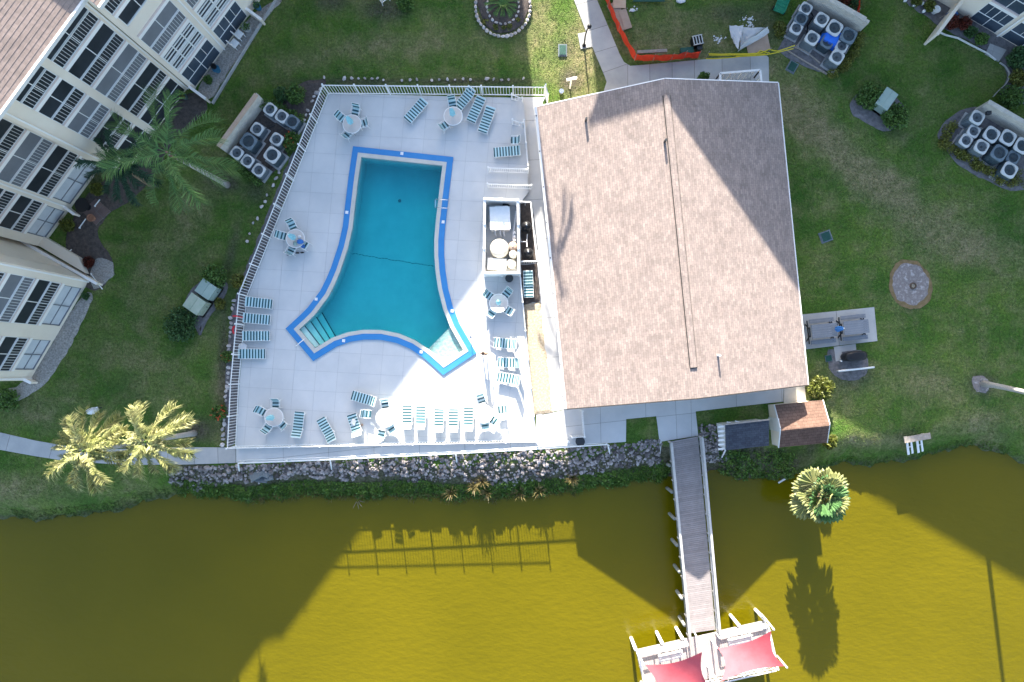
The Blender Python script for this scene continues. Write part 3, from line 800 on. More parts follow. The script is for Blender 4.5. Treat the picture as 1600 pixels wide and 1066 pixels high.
# pipe rail along the pond
rail = T('pipe_railing', 'long white pipe railing between the pond walk and the rocks', 'railing', at(372, 728, 0))
zt = 1.05
MB().tube([at(372, 726, zt - .1), at(373, 724, zt), at(516, 718.5, zt), at(712, 709, zt), at(820, 703, zt), at(949, 694.5, zt), at(952, 696.5, zt - .1)], .045, 8).build('top_rail', M['white'], rail, world=True, smooth=True)
MB().tube([at(372, 720, .5), at(516, 715, .5), at(712, 706, .5), at(820, 700, .5), at(949, 692, .5)], .035, 8).build('mid_rail', M['white'], rail, world=True, smooth=True)
for x, y in ((372, 724), (444, 721.5), (516, 718.5), (585, 715.5), (650, 712), (712, 709), (780, 705.5), (850, 701), (949, 694.5)):
    p = at(x, y, zt); MB().tube([(p.x, p.y, zt), (p.x, p.y, -.3)], .04, 8).build('post', M['white'], rail, world=True, smooth=True)
for x, y, dx, dy in ((372, 725, 3, 17), (516, 719, 3, 19), (712, 709, 3, 20), (798, 705, 1, 46), (950, 696, 4, 18)):
    a = at(x, y, zt - .1); b = at(x + dx, y + dy, -.4 if dy < 40 else -1.2)
    if dy > 40: a = at(798, 728, -.2)
    MB().tube([a, b], .05, 8).build('brace', M['white'], rail, world=True, smooth=True)

# ---------------------------------------------------------------- apartment buildings
G = F / H                       # photo pixels per metre on the ground
FH = 2.42                       # storey height
EAVE = 12.75
class Wall:
    """a facade line: n outward, d along it (both in photo axes), base at n.p = N pixels from the point under the drone"""
    def __init__(s, n, N, out=0.0): s.n = n; s.N = N; s.d = (n[1], -n[0])
    def p(s, t, z, o=0.0):
        a = s.N / G + o; b = t / G
        return Vector((s.n[0] * a + s.d[0] * b, -(s.n[1] * a + s.d[1] * b), z))
    def blk(s, mb, t0, t1, z0, z1, o0, o1, mi=0):
        c = [s.p(t0, z0, o0), s.p(t1, z0, o0), s.p(t1, z0, o1), s.p(t0, z0, o1)]
        c2 = [Vector((q.x, q.y, z1)) for q in c]
        a = (c[1] - c[0]).cross(c[2] - c[0]).z
        if a < 0: c = c[::-1]; c2 = c2[::-1]
        mb.hexa(c + c2, mi)

def wing(root, W, t0, t1, bays, kinds, depth=15, recess=1.4, floors=5, wallm=None):
    """bays: [(ta, tb)], kinds: per bay a list (ground first) of 'rail', 'grey', 'louver', 'window', 'dark', 'glass', 'blind', 'slide'"""
    wm = wallm or M['cream']
    mb = MB(); W.blk(mb, t0, t1, -.3, EAVE, -depth, -recess - .05); mb.build('core_wall', wm, root, world=True)
    for a, b in bays:
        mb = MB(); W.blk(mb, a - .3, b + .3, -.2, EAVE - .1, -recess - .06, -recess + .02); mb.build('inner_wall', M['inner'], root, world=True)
    edges = [t0] + [e for b in bays for e in b] + [t1]
    for i in range(0, len(edges), 2):
        if edges[i + 1] - edges[i] < 1: continue
        mb = MB(); W.blk(mb, edges[i], edges[i + 1], -.3, EAVE, -recess + .01, .0); mb.build('wall_pier', wm, root, world=True)
    for (a, b), ks in zip(bays, kinds):
        mb = MB()
        W.blk(mb, a, b, -.3, .12, -recess, -.02)
        mb.build('sill', wm, root, world=True)
        for f in range(1, floors):
            mb = MB(); W.blk(mb, a + .02, b - .02, f * FH - .30, f * FH - .02, -recess, .02); mb.build('floor_band', M['trim'], root, world=True)
            mb = MB(); W.blk(mb, a + .02, b - .02, f * FH - .02, f * FH + .10, -recess, .045); mb.build('balcony_edge', M['pinkslab'], root, world=True)
        mb = MB(); W.blk(mb, a, b, floors * FH - .35, EAVE, -recess, -.02); mb.build('lintel', M['trim'], root, world=True)
        for f, k in enumerate(ks):
            z0 = f * FH + (.10 if f else .12); z1 = (f + 1) * FH - .31; w = b - a; mt = (a + b) / 2
            px = G * .05
            if k in ('rail', 'grey', 'dark', 'glass'):
                sm = {'rail': 'screen_dark', 'grey': 'screen_grey', 'dark': 'screen_dark', 'glass': 'screen_blue'}[k]
                mb = MB(); W.blk(mb, a, b, z0, z1, -.06, -.03); s_ = mb.build('screen', M[sm], root, world=True)
                mb = MB()
                W.blk(mb, mt - px / 2, mt + px / 2, z0, z1, -.03, .0)
                W.blk(mb, a, a + px * .6, z0, z1, -.03, .0); W.blk(mb, b - px * .6, b, z0, z1, -.03, .0)
                W.blk(mb, a + px * .6, mt - px / 2, z0 + .92, z0 + .97, -.03, -.005); W.blk(mb, mt + px / 2, b - px * .6, z0 + .92, z0 + .97, -.03, -.005)
                W.blk(mb, a + px * .6, mt - px / 2, z1 - .03, z1, -.03, -.01)
                if k in ('glass',):
                    W.blk(mb, a + w * .24, a + w * .24 + px * .6, z0 + .98, z1 - .04, -.03, -.01); W.blk(mb, a + w * .74, a + w * .74 + px * .6, z0 + .98, z1 - .04, -.03, -.01)
                mb.build('screen_frame', M['white'], s_, world=True)
            if k in ('rail', 'grey'):
                mb = MB()
                W.blk(mb, a + .5, b - .5, z0 + .90, z0 + .95, .015, .06)
                W.blk(mb, a + .5, b - .5, z0 + .04, z0 + .08, .015, .06)
                n = max(6, int(w / 4.4))
                for i in range(n + 1):
                    t = a + .5 + (w - 1.6) * i / n; W.blk(mb, t, t + .5, z0 + .08, z0 + .90, .02, .05)
                mb.build('balcony_railing', M['white'], root, world=True)
            if k == 'louver':
                mb = MB(); W.blk(mb, a, b, z0, z1, -.10, -.07); sh = mb.build('shutter_backing', M['screen_dark'], root, world=True)
                mb = MB(); n = max(2, round(w / 24))
                for i in range(n + 1):
                    t = a + (w - 2) * i / n; W.blk(mb, t, t + 2, z0, z1, -.05, .02)
                for j in range(3): W.blk(mb, a, b, z0 + (z1 - z0 - .08) * j / 2, z0 + (z1 - z0 - .08) * j / 2 + .08, -.06, .01)
                mb.build('shutter_frame', M['white'], sh, world=True)
                for i in range(n):
                    ta = a + (w - 2) * i / n + 2; tb = a + (w - 2) * (i + 1) / n
                    for j in range(6):
                        z = z0 + .16 + (z1 - z0 - .2) * j / 6
                        mb = MB(); W.blk(mb, ta, tb, z, z + .09, -.06, -.02); mb.build('shutter_slat', M['white'], sh, world=True)
            if k in ('window', 'blind', 'slide'):
                zs = z0 + (.95 if k == 'window' else .15)
                mb = MB(); W.blk(mb, a, b, z0, zs, -recess, -.005)
                W.blk(mb, a, a + 2, zs, z1, -recess, -.005); W.blk(mb, b - 2, b, zs, z1, -recess, -.005)
                mb.build('spandrel', wm, root, world=True)
                mb = MB(); W.blk(mb, a + 2, b - 2, zs, z1, -.15, -.1)
                p_ = mb.build('window_pane', M['screen_dark' if k == 'window' else 'blind'], root, world=True)
                mb = MB()
                fm = M['white'] if k != 'blind' else M['screen_grey']
                for t in (a + 2, mt - px / 2, b - 2 - px): W.blk(mb, t, t + px, zs, z1, -.1, -.04)
                W.blk(mb, a + 2, b - 2, zs, zs + .05, -.1, -.03); W.blk(mb, a + 2, b - 2, z1 - .05, z1, -.1, -.03)
                if k == 'blind': W.blk(mb, a + 2, b - 2, (zs + z1) / 2 - .02, (zs + z1) / 2 + .02, -.1, -.05)
                mb.build('window_frame', fm, p_, world=True)

def eave_roof(root, W, t0, t1, over, rise_deg, run, m, hip0=0, hip1=0, ev=EAVE):
    """a pitched roof in stepped courses that climbs away from the eave, with fascia gutter"""
    s = math.tan(math.radians(rise_deg)); n = int(run / .24)
    o = W.p(t0, ev, over); d = W.p(t0 + G, ev, over) - o; nn = W.p(t0, ev, over - 1) - o
    L_ = (t1 - t0) / G
    mb = MB()
    for i in range(n):
        r0, r1 = i * .24, (i + 1) * .24 + .01; z0 = r0 * s + .005; z1 = (i + 1) * .24 * s - .003
        a0 = hip0 * r0; a1 = L_ - hip1 * r0; b0 = hip0 * r1; b1 = L_ - hip1 * r1
        if a1 <= a0: break
        p = [(a0, r0, z0 - .03), (a1, r0, z0 - .03), (a1, r0, z0), (a0, r0, z0), (b0, r1, z1), (b1, r1, z1)]
        mb.add(p, [(0, 1, 2, 3), (3, 2, 5, 4)])
    rz = math.atan2(d.y, d.x)
    rf = mb.build('roof', m, root); rf.location = o - Vector(root.location); rf.rotation_euler = (0, 0, rz)
    if nn.dot(Vector((-math.sin(rz), math.cos(rz), 0))) < 0:
        for v in rf.data.vertices: v.co.y = -v.co.y
        rf.data.flip_normals()
    mb = MB(); W.blk(mb, t0, t1, ev - .20, ev + .03, over, over + .13); mb.build('gutter', M['gutter'], root, world=True)
    mb = MB(); W.blk(mb, t0, t1, ev - .12, ev - .06, -.3, over); mb.build('soffit', M['trim'], root, world=True)
    return rf

nA = (.806, .592)
A1 = Wall(nA, -686); A2 = Wall(nA, -676); A3 = Wall(nA, -722)
condoA = T('apartment_building', 'cream five-storey apartment building with screened balconies and tiled roof at the top left', 'building', A1.p(0, 0, -6))
wing(condoA, A1, -124, 46, [(-100, -48), (-37, 40)], [['dark', 'rail', 'grey', 'rail', 'rail'], ['dark', 'rail', 'grey', 'rail', 'rail']])
wing(condoA, A2, 46.5, 825, [(53, 119), (133, 190), (222, 290), (304, 360)],
     [['glass', 'louver', 'grey', 'window', 'rail'], ['glass', 'louver', 'grey', 'window', 'rail'], ['dark', 'rail', 'rail', 'rail', 'rail'], ['dark', 'rail', 'rail', 'rail', 'rail']])
wing(condoA, A3, -290, -124.5, [(-276, -221), (-211, -133)], [['blind', 'rail', 'rail', 'rail', 'rail'], ['blind', 'rail', 'grey', 'rail', 'rail']])
eave_roof(condoA, A1, -200, 47.6, 1.1, 17, 11, M['roof_pink'])
eave_roof(condoA, A2, 47, 838, 1.5, 17, 11, M['roof_pink'])
eave_roof(condoA, A3, -320, -200, 1.1, 17, 11, M['roof_pink'])
nE = (.862, .507)
A5 = Wall(nE, -658)
wing(condoA, A5, -404, -222, [(-387, -330), (-308, -236)], [['blind', 'rail', 'rail', 'grey', 'rail'], ['blind', 'rail', 'grey', 'rail', 'rail']], depth=13)
eave_roof(condoA, A5, -424, -200, 1.0, 17, 9, M['roof_pink'])
# vertical corner strips with downspouts, and low fin walls between the gardens
for W, t in ((A1, 43), (A1, -120), (A3, -216), (A5, -226), (A5, -401), (A2, 126)):
    mb = MB(); W.blk(mb, t, t + 2.2, 0, EAVE - .3, .0, .09); mb.build('downspout', M['trim'], condoA, world=True)
fins = [(A2.p(47, 0, .0), A2.p(47, 0, 1.45)), (A2.p(196, 0, 0), A2.p(196, 0, 1.3)), (A5.p(-222, 0, -9), A5.p(-218, 0, 1.0)), (A5.p(-404, 0, -1), A5.p(-401, 0, .55)), (A3.p(-216, 0, 0), A3.p(-216, 0, .9))]
for a, b in fins:
    for w, h, z, nm, m in ((.14, .8, .3, 'garden_wall', M['cream']), (.19, .06, .73, 'wall_cap', M['trim'])):
        q = MB().bar(Vector((a.x, a.y, z)), Vector((b.x, b.y, z)), w, h).build(nm, m, condoA, world=True)
# small paved yard between the wings, with the hatch
yd = MB().prism([tuple(A5.p(-214, 0, -8))[:2], tuple(A5.p(-214, 0, -.2))[:2], tuple(A5.p(-198, 0, -1.2))[:2], tuple(A5.p(-198, 0, -8))[:2]], -.1, .5).build('yard_slab', M['cream'], condoA, world=True)

nB = (-.502, .865)
_d = (nB[1], -nB[0])
B1 = Wall(nB, -823)
condoB = T('apartment_building', 'cream apartment building with blue-grey windows at the top right corner', 'building', B1.p(330, 0, -6))
k5 = ['glass', 'glass', 'rail', 'rail', 'rail']
wing(condoB, B1, -409, 760, [(323, 369), (380, 448), (458, 520), (532, 590)], [['glass', 'glass', 'rail', 'rail', 'rail'], k5, k5, k5])
eave_roof(condoB, B1, -425, 780, 1.0, 15, 9, M['roof_pink'])
a, b = B1.p(292, 0, 0), B1.p(284, 0, 3.1)
MB().bar(Vector((a.x, a.y, .7)), Vector((b.x, b.y, .7)), .16, 1.5).build('garden_wall', M['cream'], condoB, world=True)
MB().bar(Vector((a.x, a.y, 1.5)), Vector((b.x, b.y, 1.5)), .22, .07).build('wall_cap', M['cream'], condoB, world=True)
for t in (374, 452):
    mb = MB(); B1.blk(mb, t, t + 2.4, 0, EAVE - .3, .0, .1); mb.build('downspout', M['trim'], condoB, world=True)

# ---------------------------------------------------------------- clubhouse
EZ, RZ = 2.5, 5.0
c_nw, c_ne, c_se, c_sw = (at(x, y, EZ) for x, y in ((838, 166), (1213, 131), (1265, 600), (886, 640)))
cc = (c_nw + c_ne + c_se + c_sw) / 4
ux = ((c_ne - c_nw) + (c_se - c_sw)); ux.z = 0
wx = ux.length / 4; ux.normalize()
uy = Vector((-ux.y, ux.x, 0))
ly = abs(((c_nw - c_sw) + (c_ne - c_se)).dot(uy)) / 4
crz = math.atan2(ux.y, ux.x)
club = T('clubhouse', 'wide clubhouse with a pale tan shingled gable roof beside the pool', 'building', (cc.x, cc.y, 0), crz)
def skew(x, y): return x + y * .0
mb = MB(); n = 52
for sgn in (-1, 1):
    for i in range(n):
        x0 = sgn * wx * (1 - i / n); x1 = sgn * wx * (1 - (i + 1) / n - .002)
        z0 = EZ + (RZ - EZ) * i / n + .012; z1 = EZ + (RZ - EZ) * (i + 1) / n - .004
        v = [(x0, -ly, z0 - .02), (x0, ly, z0 - .02), (x0, ly, z0), (x0, -ly, z0), (x1, ly, z1), (x1, -ly, z1)]
        f = [(0, 1, 2, 3), (3, 2, 4, 5)]
        mb.add(v, f if sgn > 0 else [q[::-1] for q in f])
mb.build('roof', M['roof_tan'], club)
mb = MB()
for y in (-ly + .45, ly - .45):
    mb.add([(-wx + .5, y, EZ - .05), (wx - .5, y, EZ - .05), (0, y, RZ - .2)], [(0, 1, 2), (2, 1, 0)])
mb.build('gable_wall', M['cream'], club)
mb = MB(); mb.box((0, .35, EZ / 2 - .2), (2 * wx - 1.3, 2 * ly - 1.9, EZ + .25)); mb.build('wall', M['cream'], club)
mb = MB(); mb.add([(-wx, -ly, EZ - .1), (wx, -ly, EZ - .1), (wx, ly, EZ - .1), (-wx, ly, EZ - .1)], [(3, 2, 1, 0)]); mb.build('soffit', M['trim'], club)
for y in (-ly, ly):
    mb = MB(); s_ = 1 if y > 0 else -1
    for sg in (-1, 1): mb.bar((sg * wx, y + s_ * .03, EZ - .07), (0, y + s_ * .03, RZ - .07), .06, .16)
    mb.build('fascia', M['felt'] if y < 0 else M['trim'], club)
MB().box((-wx - .07, 0, EZ - .04), (.15, 2 * ly, .13)).build('gutter', M['gutter'], club)
MB().box((wx + .035, 0, EZ - .05), (.07, 2 * ly, .12)).build('gutter', M['gutter'], club)
y1 = ly - 1.05; y0 = -ly + 1.95
mb = MB()
for sg in (-1, 1):
    v = [(0, y0, RZ + .10), (0, y1, RZ + .10), (sg * .20, y1, RZ + .035), (sg * .20, y0, RZ + .035), (sg * .20, y1, RZ - .09), (sg * .20, y0, RZ - .09)]
    f = [(0, 3, 2, 1), (3, 5, 4, 2)]
    mb.add(v, f if sg < 0 else [q[::-1] for q in f])
mb.build('ridge_vent', M['roof_tan'], club)
mb = MB()
for sg in (-1, 1): mb.box((sg * .225, (y0 + y1) / 2, RZ - .06), (.045, y1 - y0 + .06, .03))
mb.box((0, y0 - .03, RZ - .01), (.45, .05, .06)); mb.build('vent_slot', M['felt'], club)
for px, py in ((916, 186), (1117, 556), (893, 370), (1033, 231)):
    p = at(px, py, 3.8); l = Matrix.Rotation(-crz, 3, 'Z') @ (p - Vector((cc.x, cc.y, 0)))
    zr = EZ + (RZ - EZ) * (1 - abs(l.x) / wx)
    if py in (370,): continue
    q = MB().lathe([(.075, -.1), (.075, .5), (.05, .5)], 10).build('vent_pipe', M['pvc'] if py > 500 else M['dark_metal'], club); q.location = (l.x, l.y, zr)
for k in range(9):
    y = -ly + .6 + (2 * ly - 1.2) * k / 8
    MB().box((-wx - .09, y, EZ + .035), (.07, .09, .03)).build('gutter_clip', M['dark_metal'], club)
# condenser nook on the north side
nk = T('condenser_screen', 'white louvred screen wall round a condenser behind the clubhouse', 'screen wall', at(1146, 125, 0))
P = [at(x, y, 0) for x, y in ((1118, 150), (1117, 127), (1178, 122), (1180, 140))]
for a, b in zip(P, P[1:]):
    MB().bar(a + Vector((0, 0, 1.25)), b + Vector((0, 0, 1.25)), .14, .08).build('cap', M['white'], nk, world=True)
    k = max(2, int((b - a).length / .35))
    for i in range(k + 1):
        p = a.lerp(b, i / k); MB().box((p.x, p.y, .62), (.07, .07, 1.2)).build('slat', M['white'], nk, world=True)

# ---------------------------------------------------------------- sheds by the pier
def shed(name, label, quad, z0, z1, slope_roof, wallm, roofm, ridge=None):
    pass
# brown gable shed: ridge runs left-right, front slope towards the pond
bx = [at(x, y, 1.35) for x, y in ((1211, 633), (1286, 625), (1291, 692), (1216, 699))]
o = sum(bx, Vector()) / 4; u = (bx[1] - bx[0] + bx[2] - bx[3]); hw = u.length / 4; u.normalize(); brz = math.atan2(u.y, u.x)
hl = abs(Vector((-u.y, u.x, 0)).dot(bx[0] - bx[3] + bx[1] - bx[2])) / 4
sh = T('storage_shed', 'cream shed with a brown shingled gable roof beside the clubhouse corner', 'shed', (o.x, o.y, 0), brz)
mb = MB(); n = 11; zr = 2.05; ze = 1.35; yr = -.12
for sg in (1, -1):
    for i in range(n):
        ya = yr + (sg * hl - yr) * (1 - i / n); yb = yr + (sg * hl - yr) * (1 - (i + 1) / n)
        za = ze + (zr - ze) * i / n + .075; zb = ze + (zr - ze) * (i + 1) / n - .01
        if sg > 0: za -= .06
        v = [(-hw, ya, za - .05), (hw, ya, za - .05), (hw, ya, za), (-hw, ya, za), (hw, yb, zb), (-hw, yb, zb)]
        f = [(0, 1, 2, 3), (3, 2, 4, 5)]
        mb.add(v, f if sg < 0 else [q[::-1] for q in f])
mb.build('roof', M['roof_brown'], sh)
mb = MB(); mb.add([(x, y, z) for x in (-hw + .03, hw - .03) for y, z in ((-hl + .06, -1.2), (hl - .06, -1.2), (hl - .06, ze), (yr, zr - .06), (-hl + .06, ze))],
                  [(0, 4, 3, 2, 1), (5, 6, 7, 8, 9), (0, 5, 9, 4), (1, 2, 7, 6)])
mb.build('wall', M['cream'], sh)
mb = MB()
for sg in (-1, 1):
    for x in (-hw - .02, hw + .02): mb.bar((x, sg * hl, ze - .02), (x, yr, zr - .02), .05, .14)
mb.build('barge_board', M['white_wood'], sh)
MB().box((-hw + .0, .1, .9), (.06, .9, 1.9)).build('door', M['white_wood'], sh)
# slate-roofed low shed
bx = [at(x, y, 1.9) for x, y in ((1131, 663), (1199, 655), (1201, 697), (1133, 704))]
o = sum(bx, Vector()) / 4; u = (bx[1] - bx[0] + bx[2] - bx[3]); hw = u.length / 4; u.normalize(); brz = math.atan2(u.y, u.x)
hl = abs(Vector((-u.y, u.x, 0)).dot(bx[0] - bx[3] + bx[1] - bx[2])) / 4
sh2 = T('pump_shed', 'low shed with a dark slate-blue shingled roof on the rocky bank', 'shed', (o.x, o.y, 0), brz)
mb = MB(); n = 12
for i in range(n):
    ya = -hl + 2 * hl * i / n; yb = -hl + 2 * hl * (i + 1) / n
    za = 1.80 + .55 * i / n + .02; zb = 1.80 + .55 * (i + 1) / n - .008
    mb.add([(-hw, ya, za - .03), (hw, ya, za - .03), (hw, ya, za), (-hw, ya, za), (hw, yb, zb), (-hw, yb, zb)], [(0, 1, 2, 3), (3, 2, 4, 5)])
mb.build('roof', M['roof_slate'], sh2)
mb = MB(); mb.add([(x, y, z) for x in (-hw + .08, hw - .08) for y, z in ((-hl + .08, -1.5), (hl - .08, -1.5), (hl - .08, 2.25), (-hl + .08, 1.75))], [(0, 3, 2, 1), (4, 5, 6, 7), (0, 4, 7, 3), (1, 2, 6, 5)])
mb.build('wall', M['white_wood'], sh2)
MB().bar((-hw, hl + .02, 2.36), (hw, hl + .02, 2.36), .1, .1).build('ridge_cap', M['wood_old'], sh2)
for i in range(6):
    MB().box((-hw - .22, -hl + .12 + (2 * hl - .24) * i / 5, 1.72 + .5 * i / 5), (.46, .13, .05), .0).build('louver', M['white_wood'], sh2)
for x in (-hw + .45, -hw + 1.0):
    MB().tube([(x, hl + .05, 1.6), (x, hl + .05, 2.2), (x - .28, hl + .16, 2.3)], .04, 8).build('vent_pipe', M['pvc'], sh2)
for x in (-hw + .3, hw - .3): MB().box((x, -hl + .1, -.6), (.12, .12, 2.6)).build('post', M['white_wood'], sh2)
MB().tube([(-hw + .2, -hl - .02, 1.2), (-hw + .25, -hl - .75, -.2)], .05, 8).build('drain_pipe', M['pvc'], sh2)

# ---------------------------------------------------------------- pier
PD = .15
pier = T('pier', 'long plank pier with railings reaching into the green pond', 'pier', at(1067, 685, 0))
po = Vector(pier.location)
TL, TR, BL, BR = (at(x, y, PD) for x, y in ((1047, 690), (1090, 682), (1075.5, 990), (1117, 984)))
n = 100
pw = (TR - TL).length; ax = math.atan2((TR - TL).y, (TR - TL).x)
pk = MB().box((0, 0, 0), (1, (TL - BL).length / n - .014, .045)).mesh('plank', M['plank'])
for i in range(n):
    t = (i + .5) / n; a = TL.lerp(BL, t); b = TR.lerp(BR, t); c = (a + b) / 2
    tilt = math.atan2((b - a).y, (b - a).x)
    inst('plank', pk, pier, c - po, (0, 0, tilt), ((b - a).length, 1, 1))
for a, b in ((TL, BL), (TR, BR)):
    MB().bar(a.lerp(b, .0) - Vector((0, 0, .16)), b - Vector((0, 0, .16)), .1, .22).build('beam', M['pile'], pier, world=True)
for side, a, b, off in (('l', TL, BL, -.10), ('r', TR, BR, .10)):
    o_ = Vector((off, 0, 0))
    MB().bar(a + o_ + Vector((0, 0, .98)), b + o_ + Vector((0, 0, .98)), .15, .04).build('top_rail', M['rail_wood'], pier, world=True)
    for z in (.35, .65): MB().bar(a + o_ * .6 + Vector((0, 0, z)), b + o_ * .6 + Vector((0, 0, z)), .04, .1).build('side_rail', M['rail_wood'], pier, world=True)
    for i in range(11):
        p = a.lerp(b, i / 10) + o_
        MB().box((p.x, p.y, PD + .45), (.09, .09, 1.0), ax).build('rail_post', M['rail_wood'], pier, world=True)
    for i in range(1, 8):
        p = a.lerp(b, (i - .1) / 7.2) + o_ * 1.9
        MB().tube([(p.x, p.y, -3.2), (p.x, p.y, PD - .05)], .12, 10).build('pile', M['pile'], pier, world=True, smooth=True)
# T platform
pu = Vector((.975, .222, 0)).normalized(); pv = Vector((.222, -.975, 0)).normalized()
c0 = at(993, 1016, PD)
PLW, PLD = 9.25, 3.1
rzp = math.atan2(pu.y, pu.x)
plat = T('pier_platform', 'plank platform coloured pale for sunlight at the end of the pier under the red sails', 'platform', c0, rzp)
n = 62
pk2 = MB().box((0, 0, 0), (PLW / n - .012, PLD, .045)).mesh('plank', M['plank_sunlit'])
for i in range(n): inst('plank', pk2, plat, ((i + .5) * PLW / n, -PLD / 2, .012))
for y in (-.15, -PLD + .15): MB().box((PLW / 2, y, -.2), (PLW, .12, .25)).build('beam', M['pile'], plat)
xa, xb = 3.55, 5.75
def prail(a, b, step=1.1):
    a = Vector(a); b = Vector(b); e = Vector((0, 0, 1))
    MB().bar(a + e * .98, b + e * .98, .10, .04).build('top_rail', M['white_wood'], plat)
    for z in (.3, .62): MB().bar(a + e * z, b + e * z, .04, .1).build('side_rail', M['white_wood'], plat)
    k = max(1, round((b - a).length / step))
    for i in range(k + 1):
        p = a.lerp(b, i / k); MB().box((p.x, p.y, .46), (.09, .09, .98)).build('rail_post', M['white_wood'], plat)
prail((.05, -.05, 0), (xa, -.05, 0)); prail((xb, -.05, 0), (PLW - .05, -.05, 0))
prail((.05, -.15, 0), (.05, -PLD, 0)); prail((PLW - .05, -.15, 0), (PLW - .05, -PLD, 0)); prail((.2, -PLD + .02, 0), (PLW - .2, -PLD + .02, 0))
for x, y in ((.0, .18), (1.9, .18), (xa - .2, .18), (xb + .2, .18), (7.4, .18), (PLW, .18), (0, -PLD), (3.4, -PLD), (6, -PLD), (PLW, -PLD)):
    MB().tube([(x, y, -3.4), (x, y, .35)], .12, 10).build('pile', M['white_wood'] if y > 0 else M['pile'], plat, smooth=True)
for x0, lab in ((1.35, 'white slatted bench on the left arm of the pier platform'), (6.3, 'white slatted bench on the right arm of the pier platform')):
    bw = Matrix.Rotation(rzp, 3, 'Z') @ Vector((x0 + .9, -.75, .035)) + c0
    bench = T('platform_bench', lab, 'bench', bw, rzp, 'benches on the pier platform')
    for i in range(4): MB().box((0, -.2 + .13 * i, .44), (1.7, .10, .035)).build('slat', M['white_wood'], bench)
    for i in range(3): MB().box((0, .30 + .02 * i, .56 + .13 * i), (1.7, .03, .09)).build('back_slat', M['white_wood'], bench)
    for sx in (-.72, .72):
        for y in (-.2, .22): MB().box((sx, y, .21), (.06, .06, .42)).build('leg', M['white_wood'], bench)
        MB().box((sx, .34, .55), (.05, .05, .75)).build('back_post', M['white_wood'], bench)

def sail(label, cs, masts):
    c = [at(x, y, z) for x, y, z in cs]
    base = sum(c, Vector()) / 4
    r = T('shade_sail', label, 'shade sail', (base.x, base.y, PD))
    n = 14; V = []
    for i in range(n + 1):
        for j in range(n + 1):
            s, t = i / n, j / n
            # edges curve inwards like a tensioned sail
            s2 = s + .10 * math.sin(PI * t) * (1 - 2 * s) * (1 - abs(2 * s - 1) * .0); t2 = t + .10 * math.sin(PI * s) * (1 - 2 * t)
            p = (c[0] * (1 - s2) + c[1] * s2) * (1 - t2) + (c[3] * (1 - s2) + c[2] * s2) * t2
            p.z -= .12 * math.sin(PI * s) * math.sin(PI * t)
            V.append(p)
    V2 = [v - Vector((0, 0, .012)) for v in V]
    k = (n + 1) ** 2
    Fc = [(i * (n + 1) + j, i * (n + 1) + j + 1, (i + 1) * (n + 1) + j + 1, (i + 1) * (n + 1) + j) for i in range(n) for j in range(n)]
    MB().add(V + V2, Fc + [tuple(q + k for q in f[::-1]) for f in Fc]).build('canvas', M['sail'], r, world=True, smooth=True)
    for i, (q, (mx, my)) in enumerate(zip(c, masts)):
        b = Vector((q.x + mx, q.y + my, PD - .1)); tp = Vector((q.x + mx * .6, q.y + my * .6, q.z + .12))
        MB().tube([b, tp], .06, 10).build('mast', M['white'], r, world=True, smooth=True)
        MB().tube([tp - Vector((0, 0, .1)), q], .015, 6).build('tie', M['steel'], r, world=True)
sail('right red shade sail over the pier platform', [(1122, 1013, 1.5), (1205, 986, 2.6), (1226, 1041, 2.0), (1126, 1065, 3.2)], [(-.15, .1), (.25, .2), (.2, -.1), (-.1, -.25)])
sail('left red shade sail over the pier platform, cut by the photo edge', [(1008, 1039, 2.3), (1097, 1019, 3.2), (1114, 1080, 1.9), (1030, 1105, 3.0)], [(-.2, .1), (.2, .2), (.2, -.1), (-.1, -.25)])

# ---------------------------------------------------------------- plants
def leaf_cloud(mb, c, r, n, ls, flat=.0, mi=0, rnd=random, hollow=.45):
    """many leaf-sized folded faces through an ellipsoid"""
    for _ in range(n):
        while True:
            v = Vector((rnd.uniform(-1, 1), rnd.uniform(-1, 1), rnd.uniform(-1, 1)))
            l = v.length
            if hollow < l < 1: break
        v = Vector((v.x * r[0], v.y * r[1], v.z * r[2])) * (1 + .12 * math.sin(v.x * 7 + v.y * 5))
        p = Vector(c) + v
        d = Vector((rnd.gauss(0, 1), rnd.gauss(0, 1), rnd.gauss(0, .6))) + v.normalized() * .8
        d.normalize()
        s = d.cross(Vector((rnd.gauss(0, 1), rnd.gauss(0, 1), rnd.gauss(0, 1))))
        if s.length < .05: continue
        s.normalize()
        L_ = ls * rnd.uniform(.6, 1.3); w = L_ * .32
        mb.add([p - d * L_ * .5, p + s * w, p + d * L_ * .5, p - s * w], [(0, 1, 2, 3)], mi)

